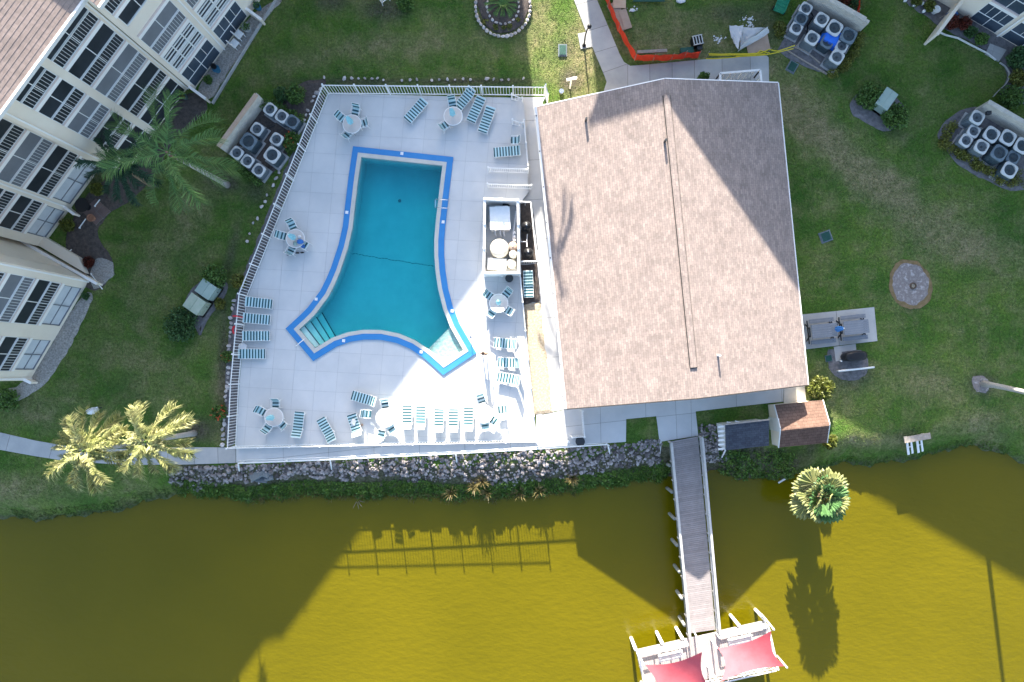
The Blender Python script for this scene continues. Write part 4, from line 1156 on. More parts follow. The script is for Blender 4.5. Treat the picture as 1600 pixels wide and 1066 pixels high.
def shrub(name, label, px, py, r, h, m, cat='shrub', n=500, ls=.16, group=None, flowers=None, z0=None, stems=True, aniso=1.0, rz=0.0):
    b = at(px, py, h * .5); z = gz(b.x, b.y) if z0 is None else z0
    t = T(name, label, cat, (b.x, b.y, z), rz, group)
    mb = MB()
    k = random.randint(4, 6)
    n = int(n * 2.2)
    leaf_cloud(mb, (0, 0, h * .55), (r * .85, r * .85 * aniso, h * .5), n // 2, ls)
    for i in range(k):
        a = 2 * PI * i / k + random.random()
        q = (math.cos(a) * r * .5, math.sin(a) * r * .5 * aniso, h * random.uniform(.45, .75))
        leaf_cloud(mb, q, (r * .5, r * .5 * min(1, aniso * 1.3), h * .32), n // (2 * k), ls)
    mb.build('foliage', m, t)
    if stems:
        mb = MB()
        for i in range(4):
            a = i * 1.6 + random.random(); mb.tube([(0, 0, -.1), (math.cos(a) * r * .35, math.sin(a) * r * .35 * aniso, h * .6)], [.035, .015], 5)
        mb.build('stem', M['bark'], t)
    if flowers:
        mb = MB()
        for i in range(flowers):
            a = random.uniform(0, 2 * PI); q = r * math.sqrt(random.random()) * .9
            leaf_cloud(mb, (math.cos(a) * q, math.sin(a) * q * aniso, h * random.uniform(.8, 1.02)), (.08, .08, .05), 5, .12, hollow=0)
        mb.build('flower', M['flower'], t, kind='stuff')
    return t

def hedge(label, pts, w, h, m, n_per_m=460, ls=.13, name='hedge'):
    P = [at(x, y, h * .5) for x, y in pts]
    t = T(name, label, 'hedge', (P[0].x, P[0].y, 0)); o = Vector(t.location)
    mb = MB(); sb = MB()
    for a, b in zip(P, P[1:]):
        a = Vector((a.x, a.y, 0)); b = Vector((b.x, b.y, 0)); L_ = (b - a).length; k = max(1, int(L_ / .42))
        for i in range(k + 1):
            c = a.lerp(b, i / k) - o + Vector((random.uniform(-.09, .09), random.uniform(-.09, .09), 0))
            hh = h * random.uniform(.75, 1.15); ww = w * random.uniform(.42, .62)
            leaf_cloud(mb, c + Vector((0, 0, hh * .5)), (ww, ww, hh * .5), int(n_per_m * .42), ls, hollow=.3)
            sb.tube([c, c + Vector((0, 0, hh * .7))], .02, 4)
    mb.build('foliage', m, t); sb.build('stem', M['bark'], t, kind='stuff')
    return t

def frond_mesh(L_, leaf_l, n, m, droop, up, seed, tip=.5, wd=.017, plume=.22):
    """a feather palm frond along +x: arching rachis with drooping leaflets on both sides"""
    r = random.Random(seed); mb = MB()
    def q(s): return Vector((L_ * s * (1 - .12 * s * s * droop), 0, L_ * (up * s - droop * s * s)))
    mb.tube([q(i / 8) for i in range(9)], [.035 * (1 - .85 * i / 8) for i in range(9)], 5)
    for i in range(n):
        s = .12 + .88 * i / n; p = q(s); tg = (q(min(1, s + .03)) - q(s - .03)).normalized()
        ll = leaf_l * math.sin(PI * (.12 + .80 * (1 - abs(s - .45) * .9))) * r.uniform(.8, 1.15)
        if s > .85: ll *= 1 - (s - .85) / .15 * (1 - tip)
        for sd in (-1, 1):
            ang = r.gauss(0, plume)
            d = Vector((.50 + .5 * s, sd * (1 - .30 * s), .25 + ang)).normalized()
            e1 = p + d * ll * .55; e2 = p + d * ll * .9 + Vector((.04, 0, -ll * r.uniform(.22, .55)))
            w = tg * wd
            mb.add([p - w, p + w, e1 + w * 1.1, e1 - w * 1.1, e2], [(0, 1, 2, 3), (3, 2, 4)])
    return mb.mesh('frond', m)

def feather_palm(label, bx, by, cx, cy, zc, nf, L_, mats, trunk_m, seed, leaf_l=.55, tr=(.19, .12), sheath=True, n=46, droop=.62, name='palm_tree', group=None, wd=.017, plume=.22):
    r = random.Random(seed)
    b = at(bx, by, 0); b.z = gz(b.x, b.y) if abs(b.x) < 45 else 0
    c = at(cx, cy, zc)
    t = T(name, label, 'palm tree', b, 0, group)
    rel = c - b
    pts = []
    for i in range(9):
        s = i / 8; p = Vector((rel.x * s ** 1.15, rel.y * s ** 1.15, rel.z * s)); pts.append(p)
    pts[0].z -= .2
    MB().tube(pts, [tr[0] * (1.35 if i == 0 else 1 - (1 - tr[1] / tr[0]) * i / 8) for i in range(9)], 10).build('trunk', trunk_m, t, smooth=True)
    if sheath: MB().tube([rel - Vector((0, 0, .9)), rel - Vector((0, 0, .3)), rel + Vector((0, 0, .25))], [tr[1], tr[1] * 1.25, .05], 9).build('crownshaft', M['leaf_lime'] if sheath == 1 else M['trunk_brown'], t, smooth=True)
    ms = [frond_mesh(L_ * k, leaf_l, n, m, droop * d, u_, seed + j, wd=wd, plume=plume) for j, (k, m, d, u_) in enumerate(((1, mats[0], 1, .34), (.94, mats[0], 1.2, .30), (.9, mats[-1], .95, .46), (.8, mats[-1], .6, .75)))]
    for i in range(nf):
        a = 2.39996 * i + r.uniform(-.2, .2); k = i / nf
        me_ = ms[3] if k > .82 else ms[2] if k > .6 else ms[i % 2]
        tilt = r.uniform(-.18, .12) + (.25 if k < .25 else 0)
        s = r.uniform(.88, 1.08)
        inst('frond', me_, t, rel + Vector((0, 0, .08 * k)), (r.uniform(-.35, .35), tilt, a), (s, s, s))
    return t

feather_palm('tall green feather palm with a pale leaning trunk by the left air conditioners', 355, 289, 262, 239, 8.0, 13, 3.9, [M['leaf_queen'], M['leaf_queen']], M['trunk'], 21, leaf_l=1.25, n=84, sheath=2, wd=.015, plume=.4)
feather_palm('dark green palm crown close against the left apartment building', 238, 290, 187, 258, 5.2, 20, 2.7, [M['leaf_dark'], M['leaf_dark']], M['trunk_brown'], 33, leaf_l=.75, n=60, sheath=2, wd=.02, plume=.4)
feather_palm('sunlit yellow palm over the sidewalk, the nearer one to the pool deck', 303, 677, 229, 690, 7.0, 22, 2.7, [M['leaf_gold'], M['leaf_gold']], M['trunk'], 45, leaf_l=.85, n=70, droop=.6, wd=.026, plume=.75)
feather_palm('sunlit yellow palm over the sidewalk, the one farther from the pool deck', 226, 691, 133, 704, 7.0, 22, 2.7, [M['leaf_gold'], M['leaf_gold']], M['trunk'], 57, leaf_l=.85, n=70, droop=.6, wd=.026, plume=.75)
feather_palm('leaning pale palm trunk on the right lawn, its crown outside the photo', 1535, 599, 1712, 640, 9.0, 16, 3.6, [M['leaf_queen'], M['leaf_queen']], M['trunk'], 61, leaf_l=.8, n=54, sheath=2)

feather_palm('palm north of the photo whose crown shades the roof edge', 801, -58, 804, -300, 11.0, 11, 1.8, [M['leaf_queen'], M['leaf_queen']], M['trunk'], 77, leaf_l=.7, n=44, sheath=2)
# fan palm at the water
def fan_mesh(m, seed, pet, rad, k=17):
    r = random.Random(seed); mb = MB()
    mb.tube([(0, 0, 0), (pet * .5, 0, .06), (pet, 0, 0)], [.03, .022, .016], 5)
    for i in range(k):
        a = -1.9 + 3.8 * i / (k - 1); da = 3.8 / (k - 1) * .52
        R_ = rad * (1 - .12 * abs(a)) * r.uniform(.9, 1.08); z = -.10 * abs(a) + (.03 if i % 2 else -.03)
        def pt(an, q, dz): return Vector((pet + q * math.cos(an), q * math.sin(an), dz))
        o = Vector((pet, 0, 0))
        mb.add([o, pt(a - da, R_ * .84, z - .04), pt(a, R_ * .86, z + .04), pt(a + da, R_ * .84, z - .04), pt(a + r.uniform(-.05, .05), R_, z * 1.3 - r.uniform(.03, .14))],
               [(0, 1, 2), (0, 2, 3), (1, 4, 2), (2, 4, 3)])
    return mb.mesh('fan_leaf', m)
b = at(1262, 772, -1.5); c = at(1283, 775, 1.75)
sab = T('fan_palm', 'round sunlit fan palm standing at the edge of the pond', 'palm tree', (b.x, b.y, -1.7))
rel = c - Vector(sab.location)
MB().tube([Vector((0, 0, -.3)), rel * .5, rel], [.24, .2, .2], 10).build('trunk', M['trunk_brown'], sab, smooth=True)
fg = fan_mesh(M['leaf_sabal_green'], 6, .75, 1.1)
fm = [fan_mesh(M['leaf_sabal'], 3, 1.0, 1.15), fan_mesh(M['leaf_sabal'], 4, .85, 1.05), fan_mesh(M['leaf_sabal_dead'], 5, .95, 1.0)]
rr = random.Random(8)
for i in range(32):
    k = i / 32; a = 2.39996 * i; el = -.75 + 2.0 * k ** 1.1 + rr.uniform(-.1, .1)
    inst('fan_leaf', fg if (k > .55 and i % 2) or i % 5 == 3 else fm[2] if k < .16 or (i % 9 == 4 and k < .6) else fm[i % 2], sab, rel + Vector((0, 0, .1)), (rr.uniform(-.7, .7), -el + rr.uniform(-.15, .15), a), [rr.uniform(.88, 1.12)] * 3)
mb = MB(); mb.tube([rel + Vector(v) for v in ((.1, .0, .3), (.25, .35, 1.2), (.0, .25, 1.5), (-.05, -.2, 1.35), (.15, -.45, 1.0))], [.03, .05, .05, .045, .03], 7)
mb.build('flower_stalk', M['leaf_gold'], sab, smooth=True)

# shrubs and hedges
shrub('bush', 'round bush above the two green cabinets', 335, 433, .95, 1.1, M['leaf_shrub'], 'bush', 700)
shrub('bush', 'broad dark bush below the two green cabinets', 283, 507, 1.35, 1.1, M['leaf_deep'], 'bush', 1100)
shrub('bush', 'small olive bush against the slanting pool fence', 373, 440, .55, .8, M['leaf_olive'], 'bush', 420)
shrub('bush', 'low bush between the cabinets and the red fence hook', 343, 475, .45, .4, M['leaf_olive'], 'bush', 240)
shrub('bush', 'clipped bush left of the pale green utility cabinet', 1358, 152, 1.0, 1.0, M['leaf_shrub'], 'bush', 900)
shrub('bush', 'clipped bush right of the pale green utility cabinet', 1398, 183, 1.05, 1.0, M['leaf_shrub'], 'bush', 900)
shrub('flower_bush', 'bush with orange flowers beside the air conditioners at the fence', 456, 222, .62, .8, M['leaf_shrub'], 'bush', 450, flowers=7, aniso=1.5, rz=-.4)
shrub('flower_bush', 'bush with orange flowers at the lower left of the deck fence', 343, 644, .6, .7, M['leaf_shrub'], 'bush', 420, flowers=16)
shrub('flower_bush', 'small bush with red flowers beside the lowest left lounger', 355, 557, .45, .6, M['leaf_shrub'], 'bush', 300, flowers=8)
shrub('bush', 'leafy bush in the mulch at the fence corner', 462, 148, .75, .9, M['leaf_shrub'], 'bush', 480)
shrub('bush', 'loose green bush under the fence corner bed', 440, 148, .6, .7, M['leaf_deep'], 'bush', 320)
shrub('sunlit_shrub', 'bright yellow-green shrub at the lower right clubhouse corner', 1281, 607, .92, 1.5, M['leaf_yellow'], 'shrub', 1500, .17)
shrub('sunlit_shrub', 'small yellow-green shrub below the brown-roofed shed', 1296, 690, .58, 1.0, M['leaf_yellow'], 'shrub', 750, .15)
shrub('croton', 'yellow-green croton in the garden under the left building windows', 105, 352, .5, .8, M['leaf_yellow'], 'shrub', 500)
shrub('croton', 'yellow croton between the dark palm and the building', 152, 296, .5, .7, M['leaf_yellow'], 'shrub', 420)
shrub('red_plant', 'spiky dark red plant in the garden by the low white wall', 139, 410, .38, .5, M['leaf_red'], 'plant', 260, .24)
shrub('bush', 'small green bush at the corner of the lower left building', 12, 625, .9, .8, M['leaf_shrub'], 'bush', 600)
shrub('bush', 'tiny round bush by the lower left building wall', 134, 463, .28, .4, M['leaf_deep'], 'bush', 160)
shrub('bush', 'green bush square against the clubhouse north eave', 1098, 124, .42, 1.2, M['leaf_shrub'], 'bush', 420)
shrub('bush', 'sparse olive bush beside the construction mulch', 1218, 46, .5, .5, M['leaf_olive'], 'bush', 240, aniso=1.5)
shrub('bush', 'dark bush under the window of the upper right building', 1516, 50, .45, .6, M['leaf_deep'], 'bush', 300)
shrub('bush', 'round bush beside the paved step of the upper right building', 1534, 61, .48, .7, M['leaf_shrub'], 'bush', 320)
shrub('bush', 'big dark bush right of the paved step', 1590, 92, .85, 1.0, M['leaf_deep'], 'bush', 700)
shrub('bush', 'olive bush inside the white-edged bed at the right border', 1592, 122, .7, .8, M['leaf_olive'], 'bush', 520)
shrub('bush', 'big bush above the right block wall', 1580, 152, .95, 1.0, M['leaf_shrub'], 'bush', 800)
shrub('red_plant', 'red-leaved shrub by the wall of the upper right building', 1506, 37, .5, .7, M['leaf_red'], 'shrub', 340)
shrub('red_plant', 'rusty brown shrub behind the low garden wall at the top right', 1487, 36, .55, .6, M['leaf_red'], 'shrub', 340)
shrub('croton', 'yellow plant at the top edge in the upper right bed', 1432, 2, .4, .6, M['leaf_yellow'], 'shrub', 300)
shrub('croton', 'yellow plant among white pots in the upper right bed', 1452, 10, .42, .6, M['leaf_yellow'], 'shrub', 300)
shrub('red_plant', 'dark red shrub behind the upper block wall', 1312, 5, .9, .8, M['leaf_red'], 'shrub', 500)
shrub('bush', 'dark planting behind the upper block wall', 1333, 8, .55, .7, M['leaf_deep'], 'bush', 300)
shrub('potted_bush', 'round green bush on the gravel under the left building', 325, 125, .3, .6, M['leaf_shrub'], 'bush', 240)
shrub('bush', 'green plant at the top edge beside the white chair', 634, 5, .7, .6, M['leaf_shrub'], 'bush', 420)
hedge('dark hedge above the left group of air conditioners', [(412, 160), (432, 168), (468, 186)], .75, .8, M['leaf_shrub'])
hedge('hedge below the left group of air conditioners', [(360, 250), (380, 266), (404, 284)], .6, .7, M['leaf_shrub'])
hedge('olive hedge along the right side of the upper air conditioners', [(1346, 55), (1338, 82), (1318, 105), (1303, 115)], .7, .6, M['leaf_olive'])
hedge('olive hedge round the right group of air conditioners', [(1488, 195), (1474, 224), (1500, 240), (1530, 258), (1566, 282), (1580, 286)], .75, .6, M['leaf_olive'])
hedge('bright hedge end below the last air conditioner at the right border', [(1590, 268), (1592, 280), (1606, 285)], .7, .7, M['leaf_yellow'], 160)
# round stone-edged planter with a cycad-like clump
pl_ = T('round_planter', 'round flower bed with a double ring of pale stones at the top', 'planter', at(786, 12, 0))
rock_v = []
def rock_mesh(m, seed, sub=1):
    r = random.Random(seed); bm = bmesh.new()
    bmesh.ops.create_icosphere(bm, subdivisions=sub, radius=1)
    ax = [r.uniform(.75, 1.2), r.uniform(.65, 1.05), r.uniform(.5, .8)]
    for v in bm.verts:
        k = r.uniform(.78, 1.15); v.co = Vector((v.co.x * ax[0] * k, v.co.y * ax[1] * k, v.co.z * ax[2] * k))
    me_ = bpy.data.meshes.new('rock'); bm.to_mesh(me_); bm.free(); me_.materials.append(m); return me_
EDGE = [rock_mesh(M['edge_stone'], 100 + i) for i in range(6)]
ROCKS = [rock_mesh(M['rock'], 200 + i) for i in range(10)]
for R_, k, s in ((1.92, 40, .17), (1.12, 22, .13)):
    for i in range(k):
        a = 2 * PI * i / k
        inst('stone', random.choice(EDGE), pl_, (R_ * math.cos(a), R_ * 1.08 * math.sin(a), .12), (0, 0, a + PI / 2 + random.uniform(-.2, .2)), (s * random.uniform(.9, 1.15), s * .9, s * 1.1))
t = T('cycad', 'green spiky clump growing in the round stone planter', 'plant', at(786, 8, .1))
fr = frond_mesh(1.35, .34, 26, M['leaf_queen'], .55, .55, 91)
for i in range(22): inst('frond', fr, t, (0, 0, .1), (random.uniform(-.3, .3), random.uniform(-.3, .2), i * 2.39996), [random.uniform(.7, 1.05)] * 3)
hedge('low green planting between the stone rings of the round bed', [(760, 34), (775, 42), (797, 42), (812, 32)], .35, .25, M['leaf_olive'], 150)

# ---------------------------------------------------------------- stones
def stone_row(label, pts, s=.155, gap=.32, jit=.05, skip=.06):
    P = [at(x, y, 0) for x, y in pts]
    t = T('stone_border', label, 'stone border', (P[0].x, P[0].y, 0)); o = Vector(t.location)
    for a, b in zip(P, P[1:]):
        L_ = (b - a).length; k = int(L_ / gap)
        for i in range(k):
            if random.random() < skip: continue
            p = a.lerp(b, i / k) + Vector((random.uniform(-jit, jit), random.uniform(-jit, jit), .09)) - o
            q = s * random.uniform(.75, 1.3)
            inst('stone', random.choice(EDGE), t, p, (0, 0, random.uniform(0, 6.3)), (q * 1.15, q, q))
stone_row('row of pale stones outside the lower left deck fence', [(349, 694), (351, 640), (357, 590), (359, 540), (362, 490), (368, 462)])
stone_row('row of pale stones along the slanting deck fence from the corner to the bushes', [(505, 135), (488, 158), (472, 196), (462, 214)])
stone_row('row of pale stones beside the fence below the flower bush', [(443, 252), (431, 280), (414, 315), (398, 350), (384, 385)], .13, .36, .08, .2)
stone_row('broken row of pale stones outside the top deck fence', [(508, 123), (530, 121), (560, 123), (600, 125), (640, 127), (700, 126), (760, 125), (830, 124)], .12, .45, .08, .25)
P = ats([(1462, 48), (1478, 55), (1498, 60), (1520, 72), (1540, 82), (1556, 94)], .12)
eb = T('bed_edging', 'jagged white edging strip of the upper right garden bed', 'edging', (P[0].x, P[0].y, 0))
for a, b in zip(P, P[1:]): MB().bar(a + Vector((random.uniform(-.05, .05), 0, 0)), b, .06, .12).build('edging_strip', M['white_wood'], eb, world=True)
P = ats([(1562, 98), (1571, 104), (1577, 114), (1576, 124), (1571, 132), (1560, 142), (1552, 151)], .12)
eb = T('bed_edging', 'thin curved white edging right of the paved step', 'edging', (P[0].x, P[0].y, 0))
for a, b in zip(P, P[1:]): MB().bar(a, b, .04, .12).build('edging_strip', M['rail_wood'], eb, world=True)
slabs('paved_step', xy([(1547, 68), (1573, 78), (1561, 96), (1540, 84)], .1), .1, px_lines([((1556, 60), (1548, 96)), ((1540, 75), (1570, 88))], .1), M['walk'], M['walk_joint'], edge=M['walk'], foot=-.1)
P = ats([(300, 204), (332, 162), (345, 132), (390, 66), (432, 2)], .1)
P2 = ats([(332, 162), (390, 66), (436, -8)], .12)
eb = T('bed_kerb', 'long narrow kerb of the garden strip along the left building', 'kerb', (P2[0].x, P2[0].y, 0))
for a, b in zip(P2, P2[1:]): MB().bar(a, b, .12, .2).build('kerb_stone', M['walk'], eb, world=True)

# rip-rap bank
bank = bpy.data.objects.new('rock_bank', None); COL.objects.link(bank); setp(bank, kind='structure')
topx = [262, 300, 372, 500, 700, 900, 975, 1033]; topy = [729, 728, 726, 721, 712, 699, 693, 692]
botx = [262, 300, 340, 400, 500, 600, 700, 800, 860, 930, 985, 1033]; boty = [752, 764, 758, 749, 744, 746, 750, 758, 748, 738, 728, 724]
cand = []
def try_rock(px, py, s):
    p = at(px, py, -.4)
    for _ in range(3): p = at(px, py, gz(p.x, p.y))
    cand.append((s, p))
for _ in range(2500):
    px = random.uniform(264, 1034); a = np.interp(px, topx, topy); b = np.interp(px, botx, boty) + 3 * math.sin(px * .13) + 3 * math.sin(px * .05)
    py = a + 1 + (b - a) * random.random() ** 1.1
    try_rock(px, py, random.choice((.07, .08, .09, .1, .11, .13, .15, .19)) * random.uniform(.85, 1.2))
for _ in range(330):
    px = random.uniform(1093, 1136); py = random.uniform(664, 722)
    if px > 1128 and py < 672: continue
    try_rock(px, py, random.uniform(.08, .15))
for _ in range(40): try_rock(random.uniform(995, 1030), random.uniform(687, 694), random.uniform(.08, .13))
cand.sort(key=lambda q: -q[0])
for s, p in cand[:300]:
    inst('rock', random.choice(ROCKS), bank, p + Vector((0, 0, s * .25)), (random.uniform(-.5, .5), random.uniform(-.5, .5), random.uniform(0, 6.3)), (s, s, s))
ROCKV = [(np.array([v.co[:] for v in q.vertices]), [tuple(f.vertices) for f in q.polygons]) for q in ROCKS]
mb = MB()
for s, p in cand[300:]:
    v, f = random.choice(ROCKV); R3 = np.array(Matrix.Rotation(random.uniform(0, 6.3), 3, 'Z') @ Matrix.Rotation(random.uniform(-.6, .6), 3, 'X'))
    mb.add((v @ R3.T * s + np.array(p) + [0, 0, s * .2]).tolist(), f)
mb.build('rock', M['rock_i'], bank, kind='stuff')
# concrete spill with blue slabs among the rocks
sp = T('spillway', 'blue-grey concrete slabs of a drain outlet among the rocks', 'drain', at(416, 740, -.6))
for px, py, w, d, rz in ((406, 741, .9, .55, .5), (418, 739, .7, .4, -.4), (424, 744, .6, .5, .2), (412, 748, .8, .4, -.2)):
    p = at(px, py, -.6); z = gz(p.x, p.y)
    q = MB().box((0, 0, 0), (w, d, .12), 0).build('slab', M['ac_side'], sp); q.location = Vector((p.x, p.y, z + .14)) - Vector(sp.location); q.rotation_euler = (-.5, .08, rz)

# ---------------------------------------------------------------- ground cover on the bank, lawn tufts
rg = np.random.default_rng(3)
def tufts(name, n, sampler, m, hmin, hmax, w, lean, smax=3):
    X, Y = sampler(n); Z = ground_z(X, Y); n = len(X)
    k = smax
    a = rg.uniform(0, 2 * PI, (n, k)); hh = rg.uniform(hmin, hmax, (n, k)); ln = rg.uniform(.2, 1, (n, k)) * lean
    bx = X[:, None] + rg.normal(0, w * 1.4, (n, k)); by = Y[:, None] + rg.normal(0, w * 1.4, (n, k)); bz = np.repeat(Z[:, None], k, 1) - .01
    px_ = -np.sin(a) * w; py_ = np.cos(a) * w
    tx = bx + np.cos(a) * ln * hh; ty = by + np.sin(a) * ln * hh; tz = bz + hh
    V = np.stack([np.stack([bx - px_, by - py_, bz], -1), np.stack([bx + px_, by + py_, bz], -1), np.stack([tx, ty, tz], -1)], 2).reshape(-1, 3)
    me_ = bpy.data.meshes.new(name); N_ = len(V)
    me_.vertices.add(N_); me_.vertices.foreach_set('co', V.astype(np.float32).ravel())
    me_.loops.add(N_); me_.loops.foreach_set('vertex_index', np.arange(N_, dtype=np.int32))
    me_.polygons.add(N_ // 3); me_.polygons.foreach_set('loop_start', np.arange(0, N_, 3, dtype=np.int32))
    me_.materials.append(m); me_.update(); me_.validate()
    o = bpy.data.objects.new(name, me_); COL.objects.link(o); setp(o, kind='stuff'); return o
def band(x0, x1, dlo, dhi):
    def f(n):
        X = rg.uniform(at(x0, 0).x, at(x1, 0).x, n); Y = np.interp(X, SX, SY) + rg.uniform(0, 1, n) ** 1.2 * (dhi - dlo) + dlo
        return X, Y
    return f
NOGO = [[tuple(at(x, y))[:2] for x, y in P_] for P_ in (DECK, SIDE, SOUTH, WEST, NORTH, [(838, 166), (1070, 128), (1213, 131), (1265, 600), (886, 640)], [(1250, 492), (1366, 480), (1371, 533), (1258, 546)],
        [(304, 139), (387, 28), (430, 0), (346, 130), (326, 160)], [(1394, 425), (1436, 412), (1455, 438), (1430, 481), (1391, 450)], [(352, 236), (409, 152), (470, 192), (446, 250), (414, 284)],
        [(1236, 30), (1262, 0), (1345, 45), (1300, 122), (1212, 82)], [(1462, 214), (1478, 185), (1528, 160), (1620, 210), (1620, 300), (1578, 300), (1500, 262)], [(1326, 165), (1344, 138), (1420, 180), (1388, 210), (1332, 182)],
        [(96, 372), (140, 292), (229, 229), (280, 152), (330, 166), (250, 262), (170, 332), (180, 410), (150, 458)], [(1112, 640), (1290, 620), (1295, 700), (1130, 706)])]
def lawn_pts(n):
    X = rg.uniform(-37, 36, n); Y = rg.uniform(-9, 27, n)
    ok = (Y - np.interp(X, SX, SY) > .1)
    for q in NOGO: ok &= ~in_poly(X, Y, q)
    mid = (X > at(264, 0).x) & (X < at(1140, 0).x); ok &= ~(mid & (Y - np.interp(X, SX, SY) < 3.0) & (Y < -2))
    # left of the building line is house
    ok &= ~((X * .806 - Y * .592) < -29.5)
    return X[ok], Y[ok]
tufts('grass', 120000, lawn_pts, M['blade'], .03, .075, .022, 1.2)
tufts('bank_grass', 1800, band(0, 262, -.05, .8), M['blade'], .05, .14, .02, 1.0)
tufts('bank_grass', 3000, band(1150, 1600, -.05, .6), M['bankleaf'], .05, .12, .02, 1.0)
tufts('bank_grass', 11000, band(262, 1050, -.35, 1.15), M['bankleaf'], .08, .26, .028, 1.2)
tufts('bank_reeds', 1400, band(380, 900, -.45, .25), M['bankstraw'], .12, .38, .03, 1.1)
mb = MB()
for _ in range(420):
    px = random.uniform(268, 1046); d = random.uniform(-.2, 1.05) * (.75 + .4 * math.sin(px * .05))
    x = at(px, 0).x; y = float(np.interp(x, SX, SY)) + d; z = gz(x, y)
    leaf_cloud(mb, (x, y, z + .12), (.24, .24, .16), 14, .16, hollow=.1)
for _ in range(260):
    px = random.uniform(1120, 1240); py = random.uniform(705, 748)
    p = at(px, py, -.8); p = at(px, py, gz(p.x, p.y)); leaf_cloud(mb, (p.x, p.y, gz(p.x, p.y) + .08), (.25, .25, .13), 14, .16, hollow=.1)
mb.build('bank_plants', M['bankleaf'], kind='stuff')
for i, (px, py) in enumerate(((742, 757), (754, 749), (762, 768), (706, 768), (842, 766), (812, 770), (893, 744))):  # straw yellow on these clumps imitates sun falling on the bank plants
    p = at(px, py, -1.2)
    t = T('sunlit_reed_clump', '%s reed clump coloured as if sunlit at the pond edge, counted from the left' % ('second fourth third first sixth fifth last'.split()[i]), 'reeds', (p.x, p.y, gz(p.x, p.y)), 0, 'reed clumps coloured as if sunlit on the bank')
    mb = MB()
    for k in range(46):
        a = random.uniform(0, 2 * PI); h = random.uniform(.5, 1.15); l = random.uniform(.1, .5); r_ = random.uniform(0, .2)
        bb = Vector((math.cos(a) * r_, math.sin(a) * r_, 0)); s = Vector((-math.sin(a), math.cos(a), 0)) * .022
        md = bb + Vector((math.cos(a) * l * .5, math.sin(a) * l * .5, h * .7)); tp = bb + Vector((math.cos(a) * l * 1.3, math.sin(a) * l * 1.3, h))
        mb.add([bb - s, bb + s, md + s, md - s, tp], [(0, 1, 2, 3), (3, 2, 4)])
    mb.build('leaf_blades', M['bankstraw'], t)

# ---------------------------------------------------------------- pool furniture
def make_lounger(raise_deg, label, straps=18, name='sun_lounger', cat='lounger'):
    """strap lounger: foot at -x, head at +x; white tube frame, teal and dark straps"""
    t = T(name, label, cat, (0, 0, 0))
    Ls, Lb, hz, w = 1.22, .62, .36, .66
    ca, sa = math.cos(math.radians(raise_deg)), math.sin(math.radians(raise_deg))
    x0 = -.92; xh = x0 + Ls; tip = Vector((xh + Lb * ca, 0, hz + Lb * sa))
    for sd in (-1, 1):
        y = sd * w / 2
        MB().tube([(x0, y, hz - .03), (xh, y, hz), (tip.x, y, tip.z)], .022, 6).build('side_rail', M['white'], t)
        MB().tube([(x0 + .2, y, hz - .02), (x0 + .08, y, .0)], .02, 6).build('leg', M['white'], t)
        MB().tube([(xh - .1, y, hz - .02), (xh + .05, y, .0)], .02, 6).build('leg', M['white'], t)
        if raise_deg > 8: MB().tube([(xh + .02, y, .02), (xh + Lb * ca * .6, y, hz + Lb * sa * .6)], .015, 6).build('back_stay', M['white'], t)
    MB().tube([(tip.x, -w / 2, tip.z), (tip.x, w / 2, tip.z)], .022, 6).build('end_bar', M['white'], t)
    MB().tube([(x0, -w / 2, hz - .03), (x0, w / 2, hz - .03)], .022, 6).build('end_bar', M['white'], t)
    n1 = round(straps * Ls / (Ls + Lb)); n2 = straps - n1; wd = Ls / n1
    ms = [MB().box((0, 0, 0), (wd * .94, w - .01, .014)).mesh('strap', m) for m in (M['dark_strap'], M['teal_strap'])]
    for i in range(n1): inst('strap', ms[i % 2], t, (x0 + wd * (i + .5), 0, hz + .014 - .03 * (1 - i / n1)))
    for i in range(n2):
        r = Lb * (i + .5) / n2
        inst('strap', ms[(i + n1) % 2], t, (xh + r * ca - .014 * sa, 0, hz + r * sa + .014 * ca), (0, -math.radians(raise_deg), 0), (Lb / n2 / wd, 1, 1))
    return t
def make_chair(label):
    """strap armchair, front towards +x"""
    t = T('patio_chair', label, 'chair', (0, 0, 0))
    for sd in (-1, 1):
        y = sd * .28
        MB().tube([(.27, y, 0), (.25, y, .60), (-.22, y, .62), (-.30, y, 0)], .018, 6).build('arm_frame', M['white'], t)
        MB().tube([(-.20, y * .9, .40), (-.38, y * .9, .92)], .018, 6).build('back_post', M['white'], t)
        MB().tube([(.25, y * .92, .42), (-.22, y * .92, .39)], .018, 6).build('seat_rail', M['white'], t)
    MB().tube([(-.38, -.25, .92), (-.38, .25, .92)], .018, 6).build('top_bar', M['white'], t)
    ms = [MB().box((0, 0, 0), (.112, .50, .014)).mesh('strap', m) for m in (M['dark_strap'], M['teal_strap'])]
    for i in range(4): inst('strap', ms[i % 2], t, (.19 - .12 * i, 0, .425 - .008 * i))
    for i in range(4):
        r = .07 + .13 * i; inst('strap', ms[(i + 1) % 2], t, (-.2 - .33 * r, 0, .42 + .94 * r), (0, -math.radians(109), 0))
    return t
def make_table(label):
    t = T('patio_table', label, 'table', (0, 0, 0))
    MB().lathe([(.60, .70), (.635, .705), (.635, .73), (.60, .737), (.03, .737)], 40).build('table_top', M['table_top'], t)
    MB().lathe([(.645, .705), (.655, .715), (.655, .73), (.64, .735)], 40).build('rim', M['white'], t)
    for i in range(4):
        a = PI / 4 + i * PI / 2
        MB().tube([(.12 * math.cos(a), .12 * math.sin(a), .70), (.2 * math.cos(a), .2 * math.sin(a), .35), (.42 * math.cos(a), .42 * math.sin(a), .0)], .018, 6).build('leg', M['white'], t)
    return t
